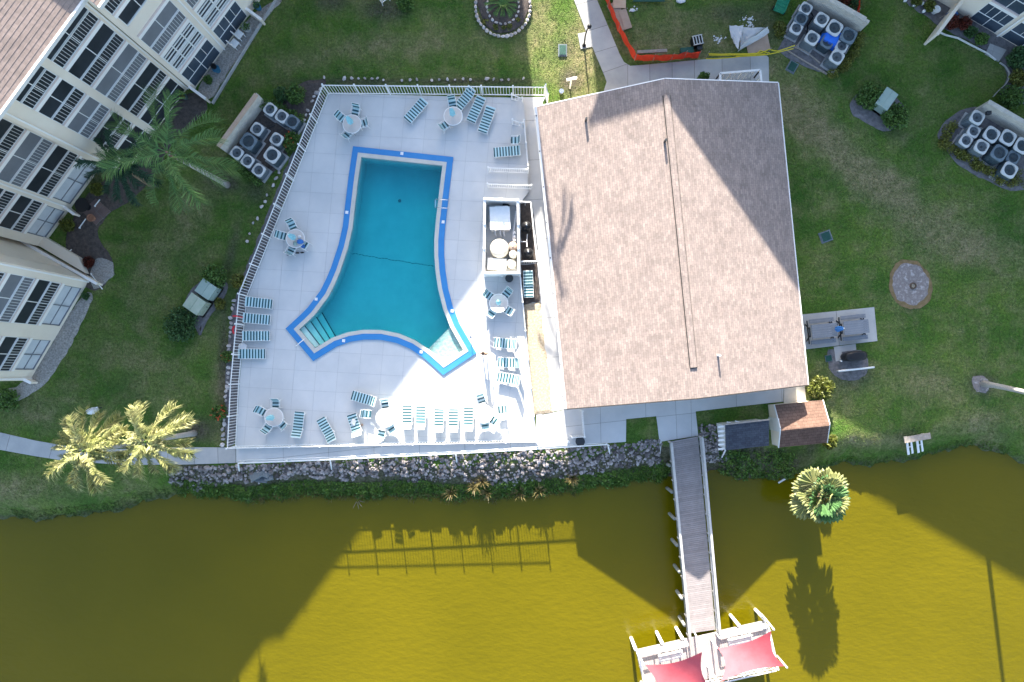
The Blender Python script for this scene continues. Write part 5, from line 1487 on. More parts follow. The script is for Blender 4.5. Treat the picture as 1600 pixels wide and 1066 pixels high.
def make_umbrella(label, m, hgt=2.15):
    t = T('closed_umbrella', label, 'umbrella', (0, 0, 0))
    MB().tube([(0, 0, 0), (0, 0, hgt + .1)], .02, 8).build('pole', M['white'], t)
    MB().lathe([(.22, 0), (.22, .06), (.05, .09)], 16).build('base', M['white'], t)
    mb = MB(); mb.lathe([(.10, 1.0), (.22, 1.06), (.20, 1.3), (.14, hgt - .25), (.05, hgt - .02), (.01, hgt)], 16, star=.42); mb.build('canopy', m, t)
    MB().lathe([(.03, hgt + .02), (.04, hgt + .06), (.01, hgt + .11)], 8).build('finial', M['white'], t)
    return t
G_L, G_C = 'striped strap loungers round the pool', 'striped chairs at the patio tables'
flat = make_lounger(6, 'x'); mid = make_lounger(28, 'x'); steep = make_lounger(58, 'x')
LOUNGE = [  # px, py, direction to the head (degrees, photo right = 0, up = 90), kind, label
    (650, 173.5, 48, flat, 'striped lounger on its own near the top deck fence, left of the top round table'),
    (744, 172, 65, flat, 'striped lounger right of the top round table, the nearer of two'),
    (760.5, 188, 70, flat, 'striped lounger right of the top round table, the farther of two'),
    (792, 237.5, 4, flat, 'striped lounger above the deck ramp railing'),
    (405.5, 473.5, 174, flat, 'topmost of the four loungers along the left fence'),
    (402, 498.5, 175, flat, 'second lounger from the top along the left fence'),
    (401, 525, 180, flat, 'third lounger from the top along the left fence'),
    (394.5, 553, 180, flat, 'lowest of the four loungers along the left fence, white towel at its head'),
    (466.5, 664, 264, mid, 'upright-placed lounger beside the lower left round table'),
    (511.5, 672, 300, mid, 'slanting lounger at the lower fence, half in sun'),
    (570, 623, 344, mid, 'striped lounger on the edge of the sunlit wedge above the lower middle table'),
    (556, 667, 289, steep, 'sunlit slanting lounger left of the lower middle table'),
    (636.5, 655, 270, steep, 'leftmost of the row of five sunlit loungers at the lower fence'),
    (657.5, 656, 269, steep, 'second from left of the five sunlit loungers at the lower fence'),
    (686, 660, 268, steep, 'middle one of the five sunlit loungers at the lower fence'),
    (708.5, 660, 269, steep, 'fourth from left of the five sunlit loungers at the lower fence'),
    (732, 658, 269, steep, 'rightmost of the five sunlit loungers at the lower fence'),
    (793, 537, 355, steep, 'lounger next below the table that stands by the equipment pen'),
    (799, 567, 357, steep, 'middle one of three sunlit loungers below the equipment pen'),
    (798, 592, 350, steep, 'lowest of three sunlit loungers below the equipment pen')]
for px, py, a, pr, lab in LOUNGE: copy_thing(pr, at(px, py, DZ + .25) - Vector((0, 0, .25)), math.radians(a), lab, G_L)
o = copy_thing(flat, at(825.5, 445, .1), math.radians(92), 'striped lounger lying in the mulch strip by the clubhouse walk', G_L)
stl = make_lounger(75, 'x', 10)
stack_at = at(726.5, 158.5, DZ)
copy_thing(mid, stack_at, math.radians(50), 'raised lounger under the top fence above the two slanting loungers', G_L)
for q in (flat, mid, steep, stl):
    for c in list(q.children): bpy.data.objects.remove(c)
    bpy.data.objects.remove(q)
TAB = [(550, 194, 'upper left', 'aqua', [(555.7, 174), (534, 184.5), (568, 193), (543, 210)]),
       (708, 181.5, 'top', 'aqua', [(706.8, 161.5), (694.5, 196.5)]),
       (461.5, 373, 'left middle', 'aqua', [(456.6, 352.5), (441, 368.5), (455.4, 391), (476, 383)]),
       (428, 652, 'lower left', 'aqua', [(431, 631), (408.5, 642.5), (418.5, 668), (441, 663.5)]),
       (602, 653.5, 'lower middle', None, [(602, 632), (574, 647), (596, 678.5), (611, 669)]),
       (755.5, 647, 'lower right', None, [(752, 624), (784, 640), (758, 664), (772.5, 658)]),
       (779.3, 474, 'equipment-pen', 'aqua', [(764, 462), (792, 458.5), (769, 488.5), (794.5, 485.5)])]
WHERE = {'upper left': 'in the upper left part of the pool deck', 'top': 'near the top deck fence', 'left middle': 'left of the pool, covered with blue bags', 'lower left': 'at the lower left corner of the deck',
         'lower middle': 'in the sunlight above the lower fence', 'lower right': 'by the row of five loungers', 'equipment-pen': 'just below the white equipment pen'}
DIRS = lambda a: ('right' if -PI / 4 <= a < PI / 4 else 'upper' if PI / 4 <= a < 3 * PI / 4 else 'lower' if -3 * PI / 4 <= a < -PI / 4 else 'left')
ptab, pch, pum = make_table('x'), make_chair('x'), make_umbrella('x', M['umbrella'])
for px, py, nm, um, chs in TAB:
    b = at(px, py, DZ + .72); b.z = DZ
    copy_thing(ptab, b, random.random(), 'round patio table ' + WHERE[nm], 'round patio tables on the pool deck')
    if um: copy_thing(pum, b, random.random(), 'closed aqua umbrella standing in the %s patio table' % nm, 'closed aqua umbrellas in the tables')
    used = {}
    info = []
    for cx, cy in chs:
        c = at(cx, cy, DZ + .45); c.z = DZ; v = b - c; info.append((c, math.atan2(v.y, v.x), math.atan2(-v.y, -v.x)))
    for c, rz, side in info:
        deg = math.degrees(side) % 360
        w = ['right', 'upper right', 'upper', 'upper left', 'left', 'lower left', 'lower', 'lower right'][int(((deg + 22.5) % 360) // 45)]
        used[w] = used.get(w, 0) + 1
        extra = '' if used[w] == 1 else ', the outer one'
        copy_thing(pch, c, rz + random.uniform(-.15, .15), 'striped chair on the %s side of the %s patio table%s' % (w, nm, extra), G_C)
for px, py, a, lab in ((804, 220, 180, 'single striped chair by the thin deck edge railing'),):
    c = at(px, py, DZ + .4); c.z = DZ; copy_thing(pch, c, math.radians(a), lab, G_C)
for q in (ptab, pch, pum):
    for c in list(q.children): bpy.data.objects.remove(c)
    bpy.data.objects.remove(q)
# things on the left middle table and beside it
def lump(name, label, cat, p, r, m, n=9, seed=0, parent=None):
    rr = random.Random(seed); bm = bmesh.new(); bmesh.ops.create_icosphere(bm, subdivisions=2, radius=1)
    for v in bm.verts:
        k = rr.uniform(.82, 1.12); v.co = Vector((v.co.x * r[0] * k, v.co.y * r[1] * k, (v.co.z * .5 + .5) * r[2] * k))
    me_ = bpy.data.meshes.new(name); bm.to_mesh(me_); bm.free(); me_.materials.append(m)
    me_.polygons.foreach_set('use_smooth', [True] * len(me_.polygons))
    o = inst(name, me_, None, p); setp(o, label, cat); return o
tz = DZ + .74
lump('beach_bag', 'blue beach bag on the left middle table', 'bag', at(469.5, 378, tz), (.26, .19, .2), M['cloth_blue'], seed=1)
lump('beach_towel', 'rumpled dark blue towel hanging over the chair by the left middle table', 'towel', at(473, 385, DZ + .5), (.2, .14, .12), M['cloth_blue'], seed=2)
lump('green_bag', 'pale green bag on the left middle table', 'bag', at(461.5, 381, tz), (.12, .18, .12), M['cabinet_mint'], seed=3)
lump('white_hat', 'white hat on the left middle table', 'hat', at(468, 370, tz), (.13, .12, .09), M['cloth_white'], seed=4)
lump('dark_bag', 'black bag on the deck below the left middle table', 'bag', at(452, 397, DZ), (.2, .13, .18), M['black'], seed=5)
lump('dark_shoe', 'black shoe on the deck, the left of two by the left middle table', 'shoe', at(465, 395.5, DZ), (.15, .06, .08), M['black'], seed=6)
lump('dark_shoe', 'black shoe on the deck, the right of two by the left middle table', 'shoe', at(472.5, 395, DZ), (.15, .06, .08), M['black'], seed=7)
lump('white_towel', 'crumpled white towel between the fence and the lowest left lounger', 'towel', at(380, 543, DZ), (.32, .36, .22), M['cloth_white'], seed=8)
lump('beach_bag', 'small tan bag beside the sunlit lounger at the lower middle table', 'bag', at(566, 664, DZ), (.1, .1, .14), M['plywood'], seed=9)
lump('papers', 'loose white cloth on the sunlit lounger left of the lower middle table', 'cloth', at(552, 660, DZ + .4), (.2, .25, .05), M['cloth_white'], seed=10)
# life ring and rescue hook on the lower left fence
lr = T('life_ring', 'red life ring hanging on the lower left deck fence', 'life ring', D(377, 517) + Vector((-.1, 0, .9)))
mb = MB(); mb.tube([(.0, .24 * math.cos(a * PI / 8), .24 * math.sin(a * PI / 8)) for a in range(17)], .06, 8, cap=False); mb.build('ring', M['red'], lr, smooth=True)
hk = T('rescue_hook', 'red rescue hook strap over the lower left deck fence', 'rescue hook', D(383, 497))
MB().bar((0, 0, .3), (-.02, 0, 1.66), .1, .03).build('strap', M['red'], hk); MB().bar((-.15, 0, 1.66), (.16, 0, 1.67), .1, .03).build('hook', M['red'], hk)

# ---------------------------------------------------------------- person on the deck
pp = at(757, 553, DZ)
per = T('person', 'person in dark shorts standing alone on the sunlit deck', 'person', pp, math.radians(-95))
def skin_fig(name, verts, edges, m, parent, root=0, sub=1):
    me_ = bpy.data.meshes.new(name); me_.from_pydata([v[:3] for v in verts], [], edges) if False else me_.from_pydata([v[:3] for v in verts], edges, [])
    me_.materials.append(m); o = bpy.data.objects.new(name, me_); COL.objects.link(o); o.parent = parent
    sk = o.modifiers.new('skin', 'SKIN'); sk.use_smooth_shade = True
    for i, v in enumerate(verts):
        d = me_.skin_vertices[0].data[i]; d.radius = (v[3], v[4] if len(v) > 4 else v[3]); d.use_root = (i == root)
    if sub: o.modifiers.new('sub', 'SUBSURF').levels = sub; o.modifiers['sub'].render_levels = sub
    return o
# facing +x; y to the left
BV = [(0, 0, .93, .12, .15), (0, 0, 1.12, .11, .13), (0, 0, 1.33, .12, .16), (0, 0, 1.46, .055), (.02, 0, 1.53, .05),
      (0, .10, .86, .085), (.02, .12, .48, .055), (-.01, .13, .09, .038), (.13, .15, .03, .03),
      (0, -.10, .86, .085), (-.02, -.12, .48, .055), (-.03, -.13, .09, .038), (.11, -.15, .03, .03),
      (0, .20, 1.38, .055), (.0, .34, 1.14, .04), (.08, .40, .92, .028), (.0, -.20, 1.38, .055), (.0, -.35, 1.15, .04), (.09, -.40, .93, .028)]
BE = [(0, 1), (1, 2), (2, 3), (3, 4), (0, 5), (5, 6), (6, 7), (7, 8), (0, 9), (9, 10), (10, 11), (11, 12), (2, 13), (13, 14), (14, 15), (2, 16), (16, 17), (17, 18)]
body = skin_fig('body', BV, BE, M['skin'], per)
hd = MB(); bm = bmesh.new(); bmesh.ops.create_uvsphere(bm, u_segments=16, v_segments=12, radius=1)
for v in bm.verts: v.co = Vector((v.co.x * .095 + (.012 if v.co.z < -.2 else 0), v.co.y * .075 * (1 if v.co.z > -.3 else .88), v.co.z * .118))
hm = bpy.data.meshes.new('head'); bm.to_mesh(hm); bm.free(); hm.materials.append(M['skin'])
hm.polygons.foreach_set('use_smooth', [True] * len(hm.polygons)); h_ = inst('head', hm, per, (.02, 0, 1.63))
MB().lathe([(.102, -.02), (.108, .03), (.095, .08), (.055, .118), (.005, .128)], 14, (-.012, 0, .0)).build('hair', M['hair'], h_, smooth=True)
for y in (-.03, .03): MB().lathe([(.006, -.008), (.011, 0), (.006, .008)], 6, (.088, y, .012)).build('eye', M['black'], h_)
MB().add([(.085, -.014, -.03), (.085, .014, -.03), (.112, 0, -.028), (.09, 0, .015)], [(0, 1, 2), (0, 2, 3), (1, 3, 2)]).build('nose', M['skin'], h_)
MB().box((.083, 0, -.062), (.012, .05, .012)).build('mouth', M['red'], h_)
for y in (-.077, .077): MB().box((0, y, 0), (.03, .014, .055)).build('ear', M['skin'], h_)
skin_fig('shorts', [(0, 0, .95, .145, .175), (0, 0, .84, .13, .165), (0, .105, .78, .105), (.005, .115, .60, .095), (0, -.105, .78, .105), (-.005, -.115, .60, .095)], [(0, 1), (1, 2), (2, 3), (1, 4), (4, 5)], M['trunks'], per)
for sd in (-1, 1):
    hx, hy, hz = (.10, .415 * sd, .87)
    for j, (dy, l) in enumerate(((-.03, .075), (-.01, .085), (.012, .08), (.032, .062))):
        skin_fig('finger', [(hx - .01, hy + dy * .8, hz + .03, .012), (hx + .012, hy + dy, hz - l * .45, .010), (hx + .005, hy + dy, hz - l, .008)], [(0, 1), (1, 2)], M['skin'], per, sub=0)
    skin_fig('thumb', [(hx, hy - sd * .02, hz + .04, .012), (hx + .04, hy - sd * .05, hz + .0, .010), (hx + .045, hy - sd * .05, hz - .035, .008)], [(0, 1), (1, 2)], M['skin'], per, sub=0)

# ---------------------------------------------------------------- equipment pen
pen = T('equipment_pen', 'white panel-walled pen around the pool equipment', 'enclosure', at(785, 370, DZ))
PEN = [(759.5, 319.5), (809.5, 321), (811, 431), (758, 431.5)]
Wp = ats(PEN, DZ)
for i in range(4):
    a, b = Wp[i], Wp[(i + 1) % 4]
    MB().bar(a + Vector((0, 0, .75)), b + Vector((0, 0, .75)), .07, 1.5).build('panel', M['white'], pen, world=True)
    MB().bar(a + Vector((0, 0, 1.53)), b + Vector((0, 0, 1.53)), .15, .06).build('top_rail', M['white'], pen, world=True)
    k = max(2, round((b - a).length / 1.7))
    for j in range(k):
        p = a.lerp(b, j / k); MB().box((p.x, p.y, DZ + .82), (.15, .15, 1.66)).build('post', M['white'], pen, world=True)
pf = T('strip_fence', 'low white fence round the black filter domes beside the equipment pen', 'fence', at(826, 365, 0))
Wp = ats([(812, 321), (829, 322), (838.5, 412), (814.5, 412.5)], 0)
for a, b in zip(Wp, Wp[1:]):
    MB().bar(a + Vector((0, 0, 1.1)), b + Vector((0, 0, 1.1)), .08, .06).build('top_rail', M['white'], pf, world=True)
    k = max(2, round((b - a).length / (.12 if a is Wp[2] else .9)))
    for j in range(k + 1):
        p = a.lerp(b, j / k); MB().box((p.x, p.y, .55), (.04, .04, 1.1)).build('picket', M['white'], pf, world=True)
ht = T('pool_heater', 'large white box heater in the equipment pen', 'heater', at(782, 346, DZ))
MB().box((0, 0, .5), (1.33, 1.5, 1.0), .03).build('cabinet', M['heater'], ht); MB().box((0, 0, 1.02), (1.38, 1.55, .05), .03).build('lid', M['white'], ht)
for x in (-.35, .0, .25): MB().tube([(x, -.75, .5), (x, -.95, .5), (x + .05, -1.1, .3)], .05, 8).build('pipe', M['pvc'], ht, smooth=True)
MB().box((.1, .85, .75), (.9, .08, .1)).build('bracket', M['white'], ht)
mo = T('pump_motor', 'black pump motor above the white heater', 'pump', at(791, 323, DZ))
MB().tube([(-.25, 0, .35), (.2, .03, .35)], .14, 12).build('motor', M['black'], mo, smooth=True); MB().box((0, 0, .1), (.5, .3, .2)).build('foot', M['dark_metal'], mo)
def tank(label, px, py, r, h, m, name='tank', lid=True):
    t = T(name, label, 'tank', at(px, py, DZ))
    MB().lathe([(r * .97, 0), (r, .05), (r, h - r * .25), (r * .88, h - r * .1), (r * .5, h)], 28).build('shell', m, t, smooth=True)
    if lid: MB().lathe([(r * .22, h - .02), (r * .22, h + .06), (r * .1, h + .08)], 14).build('cap', M['pvc'], t)
    return t
tank('wide round cream filter tank in the equipment pen', 781, 391.5, .64, 1.0, M['tank'], lid=False)
tank('small yellowish round tank, upper of two beside the wide filter tank', 801.5, 388, .3, .9, M['plywood'])
tank('small white round tank, lower of two beside the wide filter tank', 802, 400.5, .27, .9, M['tank'])
dr = tank('round cream tank with a ringed lid in the lower right of the equipment pen', 799.5, 414.5, .31, .8, M['tank'])
bx_ = T('chlorinator_box', 'flat cream box along the lower wall of the equipment pen', 'box', at(777, 415.5, DZ))
MB().box((0, 0, .35), (1.25, .75, .7), -.06).build('body', M['tank'], bx_); MB().box((0, 0, .72), (1.3, .8, .05), -.06).build('lid', M['heater'], bx_)
mf = T('pipe_manifold', 'white pipe manifold along the right wall of the equipment pen', 'pipes', at(803, 365, DZ))
MB().tube([at(806, 330, DZ + .6), at(804, 352, DZ + .5), at(802, 362, DZ + .5), at(801.5, 380, DZ + .5)], .05, 8).build('pipe', M['pvc'], mf, world=True, smooth=True)
for py in (364, 370, 376): q = at(804, py, DZ + .5); MB().lathe([(.1, 0), (.1, .22), (.06, .3)], 10, (q.x, q.y, q.z - .1)).build('valve', M['pvc'], mf, world=True)
cb = T('wall_bin', 'dark grey bin below the lower wall of the equipment pen', 'bin', at(796, 437, DZ))
MB().lathe([(.2, 0), (.26, .6)], 14).build('bin', M['ac_dark'], cb); MB().lathe([(.28, .6), (.28, .65), (.1, .7)], 14).build('lid', M['dark_metal'], cb)
for px, py, lab in ((822.7, 356, 'upper black filter dome in the mulch strip'), (825.3, 397, 'lower black filter dome in the mulch strip')):
    t = T('filter_dome', lab, 'filter', at(px, py, .05), 0, 'black filter domes beside the pen')
    MB().lathe([(.34, 0), (.36, .35), (.34, .6), (.25, .8), (.12, .88)], 24).build('shell', M['black'], t, smooth=True)
    MB().lathe([(.37, .38), (.37, .44)], 24).build('clamp_band', M['dark_metal'], t); MB().lathe([(.06, .86), (.06, .98), (.03, 1.0)], 10).build('gauge', M['steel'], t)
pl2 = T('filter_pipe', 'thin white pipe joining the two black filter domes', 'pipe', at(822, 378, .3))
MB().tube([at(812, 377.5, .6), at(823, 378, .6), at(824, 366, .5)], .035, 8).build('pipe', M['pvc'], pl2, world=True, smooth=True); MB().tube([at(823, 378, .6), at(823.5, 386, .7)], .035, 8).build('tee', M['pvc'], pl2, world=True)
bn = T('trash_can', 'black round trash can beside the white gate under the eave', 'trash can', at(905, 688, WK))
MB().lathe([(.25, 0), (.31, .85)], 18).build('can', M['black'], bn, smooth=True); MB().lathe([(.33, .85), (.33, .9), (.22, .92)], 18).build('rim', M['dark_metal'], bn)

# ---------------------------------------------------------------- air conditioners
def make_ac(w, h, ring, side, blades=4, name='air_conditioner'):
    t = T(name, 'x', 'air conditioner', (0, 0, 0))
    def rr(s, c=.25):
        o = []
        for sx, sy in ((1, 1), (-1, 1), (-1, -1), (1, -1)):
            a0 = {(1, 1): 0, (-1, 1): 90, (-1, -1): 180, (1, -1): 270}[(sx, sy)]
            for k in range(4):
                a = math.radians(a0 + 30 * k); o.append((sx * (s / 2 - c * s / 2) + c * s / 2 * math.cos(a), sy * (s / 2 - c * s / 2) + c * s / 2 * math.sin(a)))
        return o
    MB().prism(rr(w * 1.25, .05), -.05, .06).build('pad', M['walk'], t)
    mb = MB(); mb.prism(rr(w * .97), .06, h - .09)
    for i in range(4): mb.prism(rr(w), .15 + (h - .35) * i / 4, .17 + (h - .35) * i / 4)
    mb.build('cabinet', side, t)
    ri = w * .40; n = 28; o = []; a_in = []
    for k in range(n):
        a = 2 * PI * k / n; q = (abs(math.cos(a)) ** 5 + abs(math.sin(a)) ** 5) ** -.2 * w * .51
        o.append((q * math.cos(a), q * math.sin(a))); a_in.append((ri * math.cos(a), ri * math.sin(a)))
    vs = [(x, y, h - .09) for x, y in o] + [(x, y, h - .005) for x, y in o] + [(x, y, h + .03) for x, y in a_in] + [(x, y, h - .12) for x, y in a_in]
    fs = [(r * n + i, r * n + (i + 1) % n, (r + 1) * n + (i + 1) % n, (r + 1) * n + i) for r in range(3) for i in range(n)]
    MB().add(vs, fs).build('top_ring', ring, t)
    MB().lathe([(ri, h - .22), (ri, h - .21), (.02, h - .21)], 20).build('fan_well', M['felt'], t)
    f = MB(); f.lathe([(.09, h - .16), (.09, h - .06), (.04, h - .05)], 10)
    for i in range(blades):
        a = 2 * PI * i / blades; c_, s_ = math.cos(a), math.sin(a)
        def R(x, y, z): return (x * c_ - y * s_, x * s_ + y * c_, z)
        f.add([R(.06, -.04, h - .12), R(ri * .93, -.16, h - .15), R(ri * .93, .14, h - .09), R(.06, .05, h - .09)], [(0, 1, 2, 3)])
    f.build('fan', M['fan'], t)
    g = MB()
    for r_ in (.33, .6, .85): g.tube([(ri * r_ * math.cos(k * PI / 9), ri * r_ * math.sin(k * PI / 9), h + .01) for k in range(19)], .006, 4, cap=False)
    for i in range(8): g.tube([(0, 0, h + .015), (ri * math.cos(i * PI / 4 + .2), ri * math.sin(i * PI / 4 + .2), h + .01)], .006, 4)
    g.build('grille', M['grille'], t)
    MB().box((w * .5 + .03, w * .2, h * .45), (.07, .3, h * .6)).build('service_panel', side, t)
    return t
AC = {}
for k, a in (('pale', (.80, .78, M['ac_ring'], M['ac_side'], 4)), ('big', (.98, .98, M['ac_ring'], M['ac_dark'], 3)), ('dark', (.84, .8, M['ac_ring_grey'], M['ac_dark'], 4)), ('tall', (.88, 1.05, M['ac_ring'], M['ac_side'], 4)), ('bigdark', (1.0, 1.0, M['ac_ring_grey'], M['ac_dark'], 5))):
    AC[k] = make_ac(*a)
ACS = [(422.3, 171.2, 'pale', 'pale-topped air conditioner at the upper end of the left block wall'), (440.6, 182.2, 'pale', 'pale air conditioner second along the upper hedge of the left group'),
       (457, 190.7, 'dark', 'dark air conditioner at the fence end of the left group'), (402, 202, 'pale', 'pale air conditioner with a ringed cover, halfway along the left block wall'),
       (388.5, 221, 'bigdark', 'big dark teal air conditioner close to the left block wall'), (432.4, 218, 'pale', 'pale air conditioner in the middle of the left group'),
       (425.5, 242.3, 'big', 'large air conditioner with a dark three-blade fan in the left group'), (370.3, 239.2, 'pale', 'pale air conditioner at the lower end of the left block wall'),
       (387, 251.9, 'pale', 'pale air conditioner in the middle of the lower row of the left group'), (404.4, 266.2, 'pale', 'pale air conditioner at the outer end of the lower row of the left group')]
ACS2 = [(1258.7, 14, 'pale', 'pale air conditioner nearest the green cart, top of the upper right group'), (1251.3, 29.9, 'dark', 'grey air conditioner second on the left side of the upper right group'),
        (1244, 44.5, 'pale', 'pale air conditioner lowest on the left side of the upper right group'), (1283.7, 31, 'tall', 'tall air conditioner by the upper block wall, left of centre'),
        (1303.8, 43.9, 'big', 'air conditioner by the upper block wall just above the blue tarp'), (1269, 59.8, 'tall', 'tall air conditioner left of the blue tarp'),
        (1325.7, 56, 'bigdark', 'dark air conditioner at the right end of the upper block wall'), (1315, 72.6, 'pale', 'pale air conditioner right of the blue tarp'), (1307.4, 89.6, 'tall', 'tall air conditioner lowest in the upper right group'),
        (1292.5, 66, 'dark', 'air conditioner wrapped under the blue tarp')]
ACS3 = [(1526.5, 184, 'tall', 'grey air conditioner at the left end of the right block wall'), (1521, 205.5, 'pale', 'pale air conditioner second down on the left of the right group'),
        (1509, 220, 'pale', 'pale air conditioner nearest the hedge corner of the right group'), (1549, 210.5, 'big', 'dark-sided air conditioner third from the left in the right group'),
        (1574.6, 215.4, 'big', 'dark-sided air conditioner at the middle of the right block wall'), (1597, 228, 'big', 'air conditioner cut by the right photo border'),
        (1533.5, 229.6, 'tall', 'pale-sided air conditioner in the front row of the right group'), (1561, 239.4, 'bigdark', 'grey air conditioner in the front row of the right group, middle one'),
        (1582.6, 246.6, 'dark', 'small grey air conditioner in the front row near the border'), (1577, 266, 'big', 'large pale-rimmed air conditioner lowest in the right group')]
HT = {'pale': .78, 'big': .98, 'dark': .8, 'tall': 1.05, 'bigdark': 1.0}
for lst, rz, g in ((ACS, math.radians(54), 'air conditioners by the left block wall'), (ACS2, math.radians(-30), 'air conditioners by the upper right block wall'), (ACS3, math.radians(-31), 'air conditioners by the right block wall')):
    for px, py, k, lab in lst:
        p = at(px, py, HT[k]); p.z = .05
        copy_thing(AC[k], p, rz + random.choice((0, PI / 2, PI)) + random.uniform(-.06, .06), lab, g)
for q in AC.values():
    for c in list(q.children): bpy.data.objects.remove(c)
    bpy.data.objects.remove(q)
tp = T('blue_tarp', 'bright blue tarp draped over an air conditioner', 'tarp', at(1292.5, 66, 0)); tp.rotation_euler.z = math.radians(-30)
n = 10; V = []
for i in range(n + 1):
    for j in range(n + 1):
        x, y = (i / n - .5) * 1.5, (j / n - .5) * 1.5; e = max(abs(x), abs(y))
        z = .90 - max(0, e - .46) * 1.4 + .03 * math.sin(9 * x) * math.cos(8 * y); s = 1 if e < .46 else 1 - (e - .46) * .35
        V.append((x * s, y * s, z))
MB().add(V, [(i * (n + 1) + j, (i + 1) * (n + 1) + j, (i + 1) * (n + 1) + j + 1, i * (n + 1) + j + 1) for i in range(n) for j in range(n)]).build('sheet', M['blue_tarp'], tp, smooth=True)

def block_wall(label, a, b, h, capm, thick=.22, course=.2):
    """a block wall: every block face proud of the joints, with a cap"""
    A, B = at(*a, 0), at(*b, 0); d = (B - A); L_ = d.length; d.normalize(); rz = math.atan2(d.y, d.x)
    t = T('block_wall', label, 'wall', A, rz)
    MB().box((L_ / 2, 0, h / 2), (L_, thick - .03, h)).build('core', M['block'], t)
    bl = MB().box((0, 0, 0), (.385, thick, course - .015)).mesh('block', M['block'])
    for r in range(int(h / course)):
        k = int(L_ / .4)
        for i in range(k):
            x = (i + .5) * .4 + (.2 if r % 2 else 0)
            if x > L_ - .19: continue
            inst('block', bl, t, (x, 0, course * (r + .5)))
    for i in range(int(L_ / .4)): MB().box((i * .4 + .2, 0, h + .035), (.392, thick + .08, .07)).build('cap_stone', capm, t)
    return t
block_wall('block wall with a tan cap beside the left group of air conditioners', (357, 241), (415.5, 160.5), 1.55, M['cream_cap'])
block_wall('long pale block wall behind the upper right air conditioners', (1258, 5), (1341, 52), 1.55, M['block'])
block_wall('long pale block wall behind the right group of air conditioners, black box on it', (1522, 172), (1612, 224), 1.45, M['block'])
q = T('wall_box', 'small black box on the right block wall', 'box', at(1544, 177, 1.55)); MB().box((0, 0, 0), (.28, .22, .2)).build('box', M['black'], q); MB().box((0, 0, .11), (.31, .25, .03)).build('lid', M['dark_metal'], q)
q = T('refrigerant_pipes', 'dark bent pipes between the upper right air conditioners', 'pipes', at(1265, 40, .1))
MB().tube([at(1266, 18, .5), at(1271, 26, .3), at(1262, 40, .2), at(1261, 52, .3)], .05, 8).build('pipe', M['black'], q, world=True, smooth=True); MB().tube([at(1312, 46, .5), at(1322, 50, .3)], .04, 8).build('pipe', M['black'], q, world=True)
q = T('refrigerant_pipes', 'thin grey pipes between the left air conditioners and their wall', 'pipes', at(400, 215, .1))
for a, b in (((396, 226), (410, 213)), ((430, 196), (404, 206))): MB().tube([at(*a, .2), at((a[0] + b[0]) / 2, (a[1] + b[1]) / 2, .12), at(*b, .2)], .03, 6).build('pipe', M['dark_metal'], q, world=True)
for pts, lab in (([(1228, 78), (1250, 92), (1278, 108), (1292, 116)], 'thin pale border strip under the upper right air conditioners'), ([(1236, 72), (1258, 80), (1281, 99)], 'pale wooden rail beside the upper right air conditioners')):
    P = ats(pts, .1); q = T('border_strip', lab, 'edging', (P[0].x, P[0].y, 0))
    for a, b in zip(P, P[1:]): MB().bar(a, b, .07, .14).build('strip', M['wood_old'], q, world=True)

# ---------------------------------------------------------------- cabinets, lids, lawn things
def cabinet(label, px, py, w, d, h, rz, m, z=0.0):
    p = at(px, py, h); p.z = z
    t = T('utility_cabinet', label, 'utility cabinet', p, math.radians(rz))
    MB().box((0, 0, -.0), (w * 1.12, d * 1.15, .16)).build('pad', M['walk'], t)
    MB().box((0, 0, h * .5 + .06), (w * .96, d * .96, h - .1)).build('body', m, t)
    for s in (-1, 1): MB().box((s * w * .252, 0, h), (w * .495, d, .07), 0, 0, s * .05).build('lid', m, t)
    MB().box((w * .49, 0, h * .45), (.04, d * .7, h * .6)).build('door', m, t)
    MB().box((w * .52, d * .2, h * .5), (.04, .05, .14)).build('handle', M['dark_metal'], t)
cabinet('mint green utility cabinet, the upper of two by the bushes', 321.5, 452, 1.15, 1.05, .95, -35, M['cabinet_mint'])
cabinet('yellowish green utility cabinet, the lower of two by the bushes', 303.5, 475, 1.2, 1.1, 1.0, -35, M['cabinet_green'])
cabinet('single pale green utility cabinet between two clipped bushes', 1386, 154.5, .95, 1.35, .9, -35, M['cabinet_mint'])
def lid(label, px, py, w, d, rz, border=True):
    t = T('valve_box', label, 'valve box', at(px, py, .02), math.radians(rz))
    if border: MB().box((0, 0, -.02), (w * 1.35, d * 1.3, .1)).build('collar', M['ac_side'], t)
    MB().box((0, 0, .06), (w * 1.12, d * 1.12, .06)).build('frame', M['ac_side'], t); MB().box((0, 0, .09), (w, d, .03)).build('lid', M['box_green'], t)
    for i in range(3): MB().box(((i - 1) * w * .28, 0, .108), (.03, d * .8, .012)).build('rib', M['box_green'], t)
lid('dark green valve box lid in a grey collar left of the lamp post', 879, 79, .46, .66, 0)
lid('green valve box lid on the lawn under the upper right air conditioners', 1237.5, 105, .5, .62, -30)
lid('dark square valve box lid on the right lawn beside the roof', 1290, 370, .62, .6, 20)
lid('small green valve box lid by the covered grill', 1294, 560, .42, .4, 12, False)
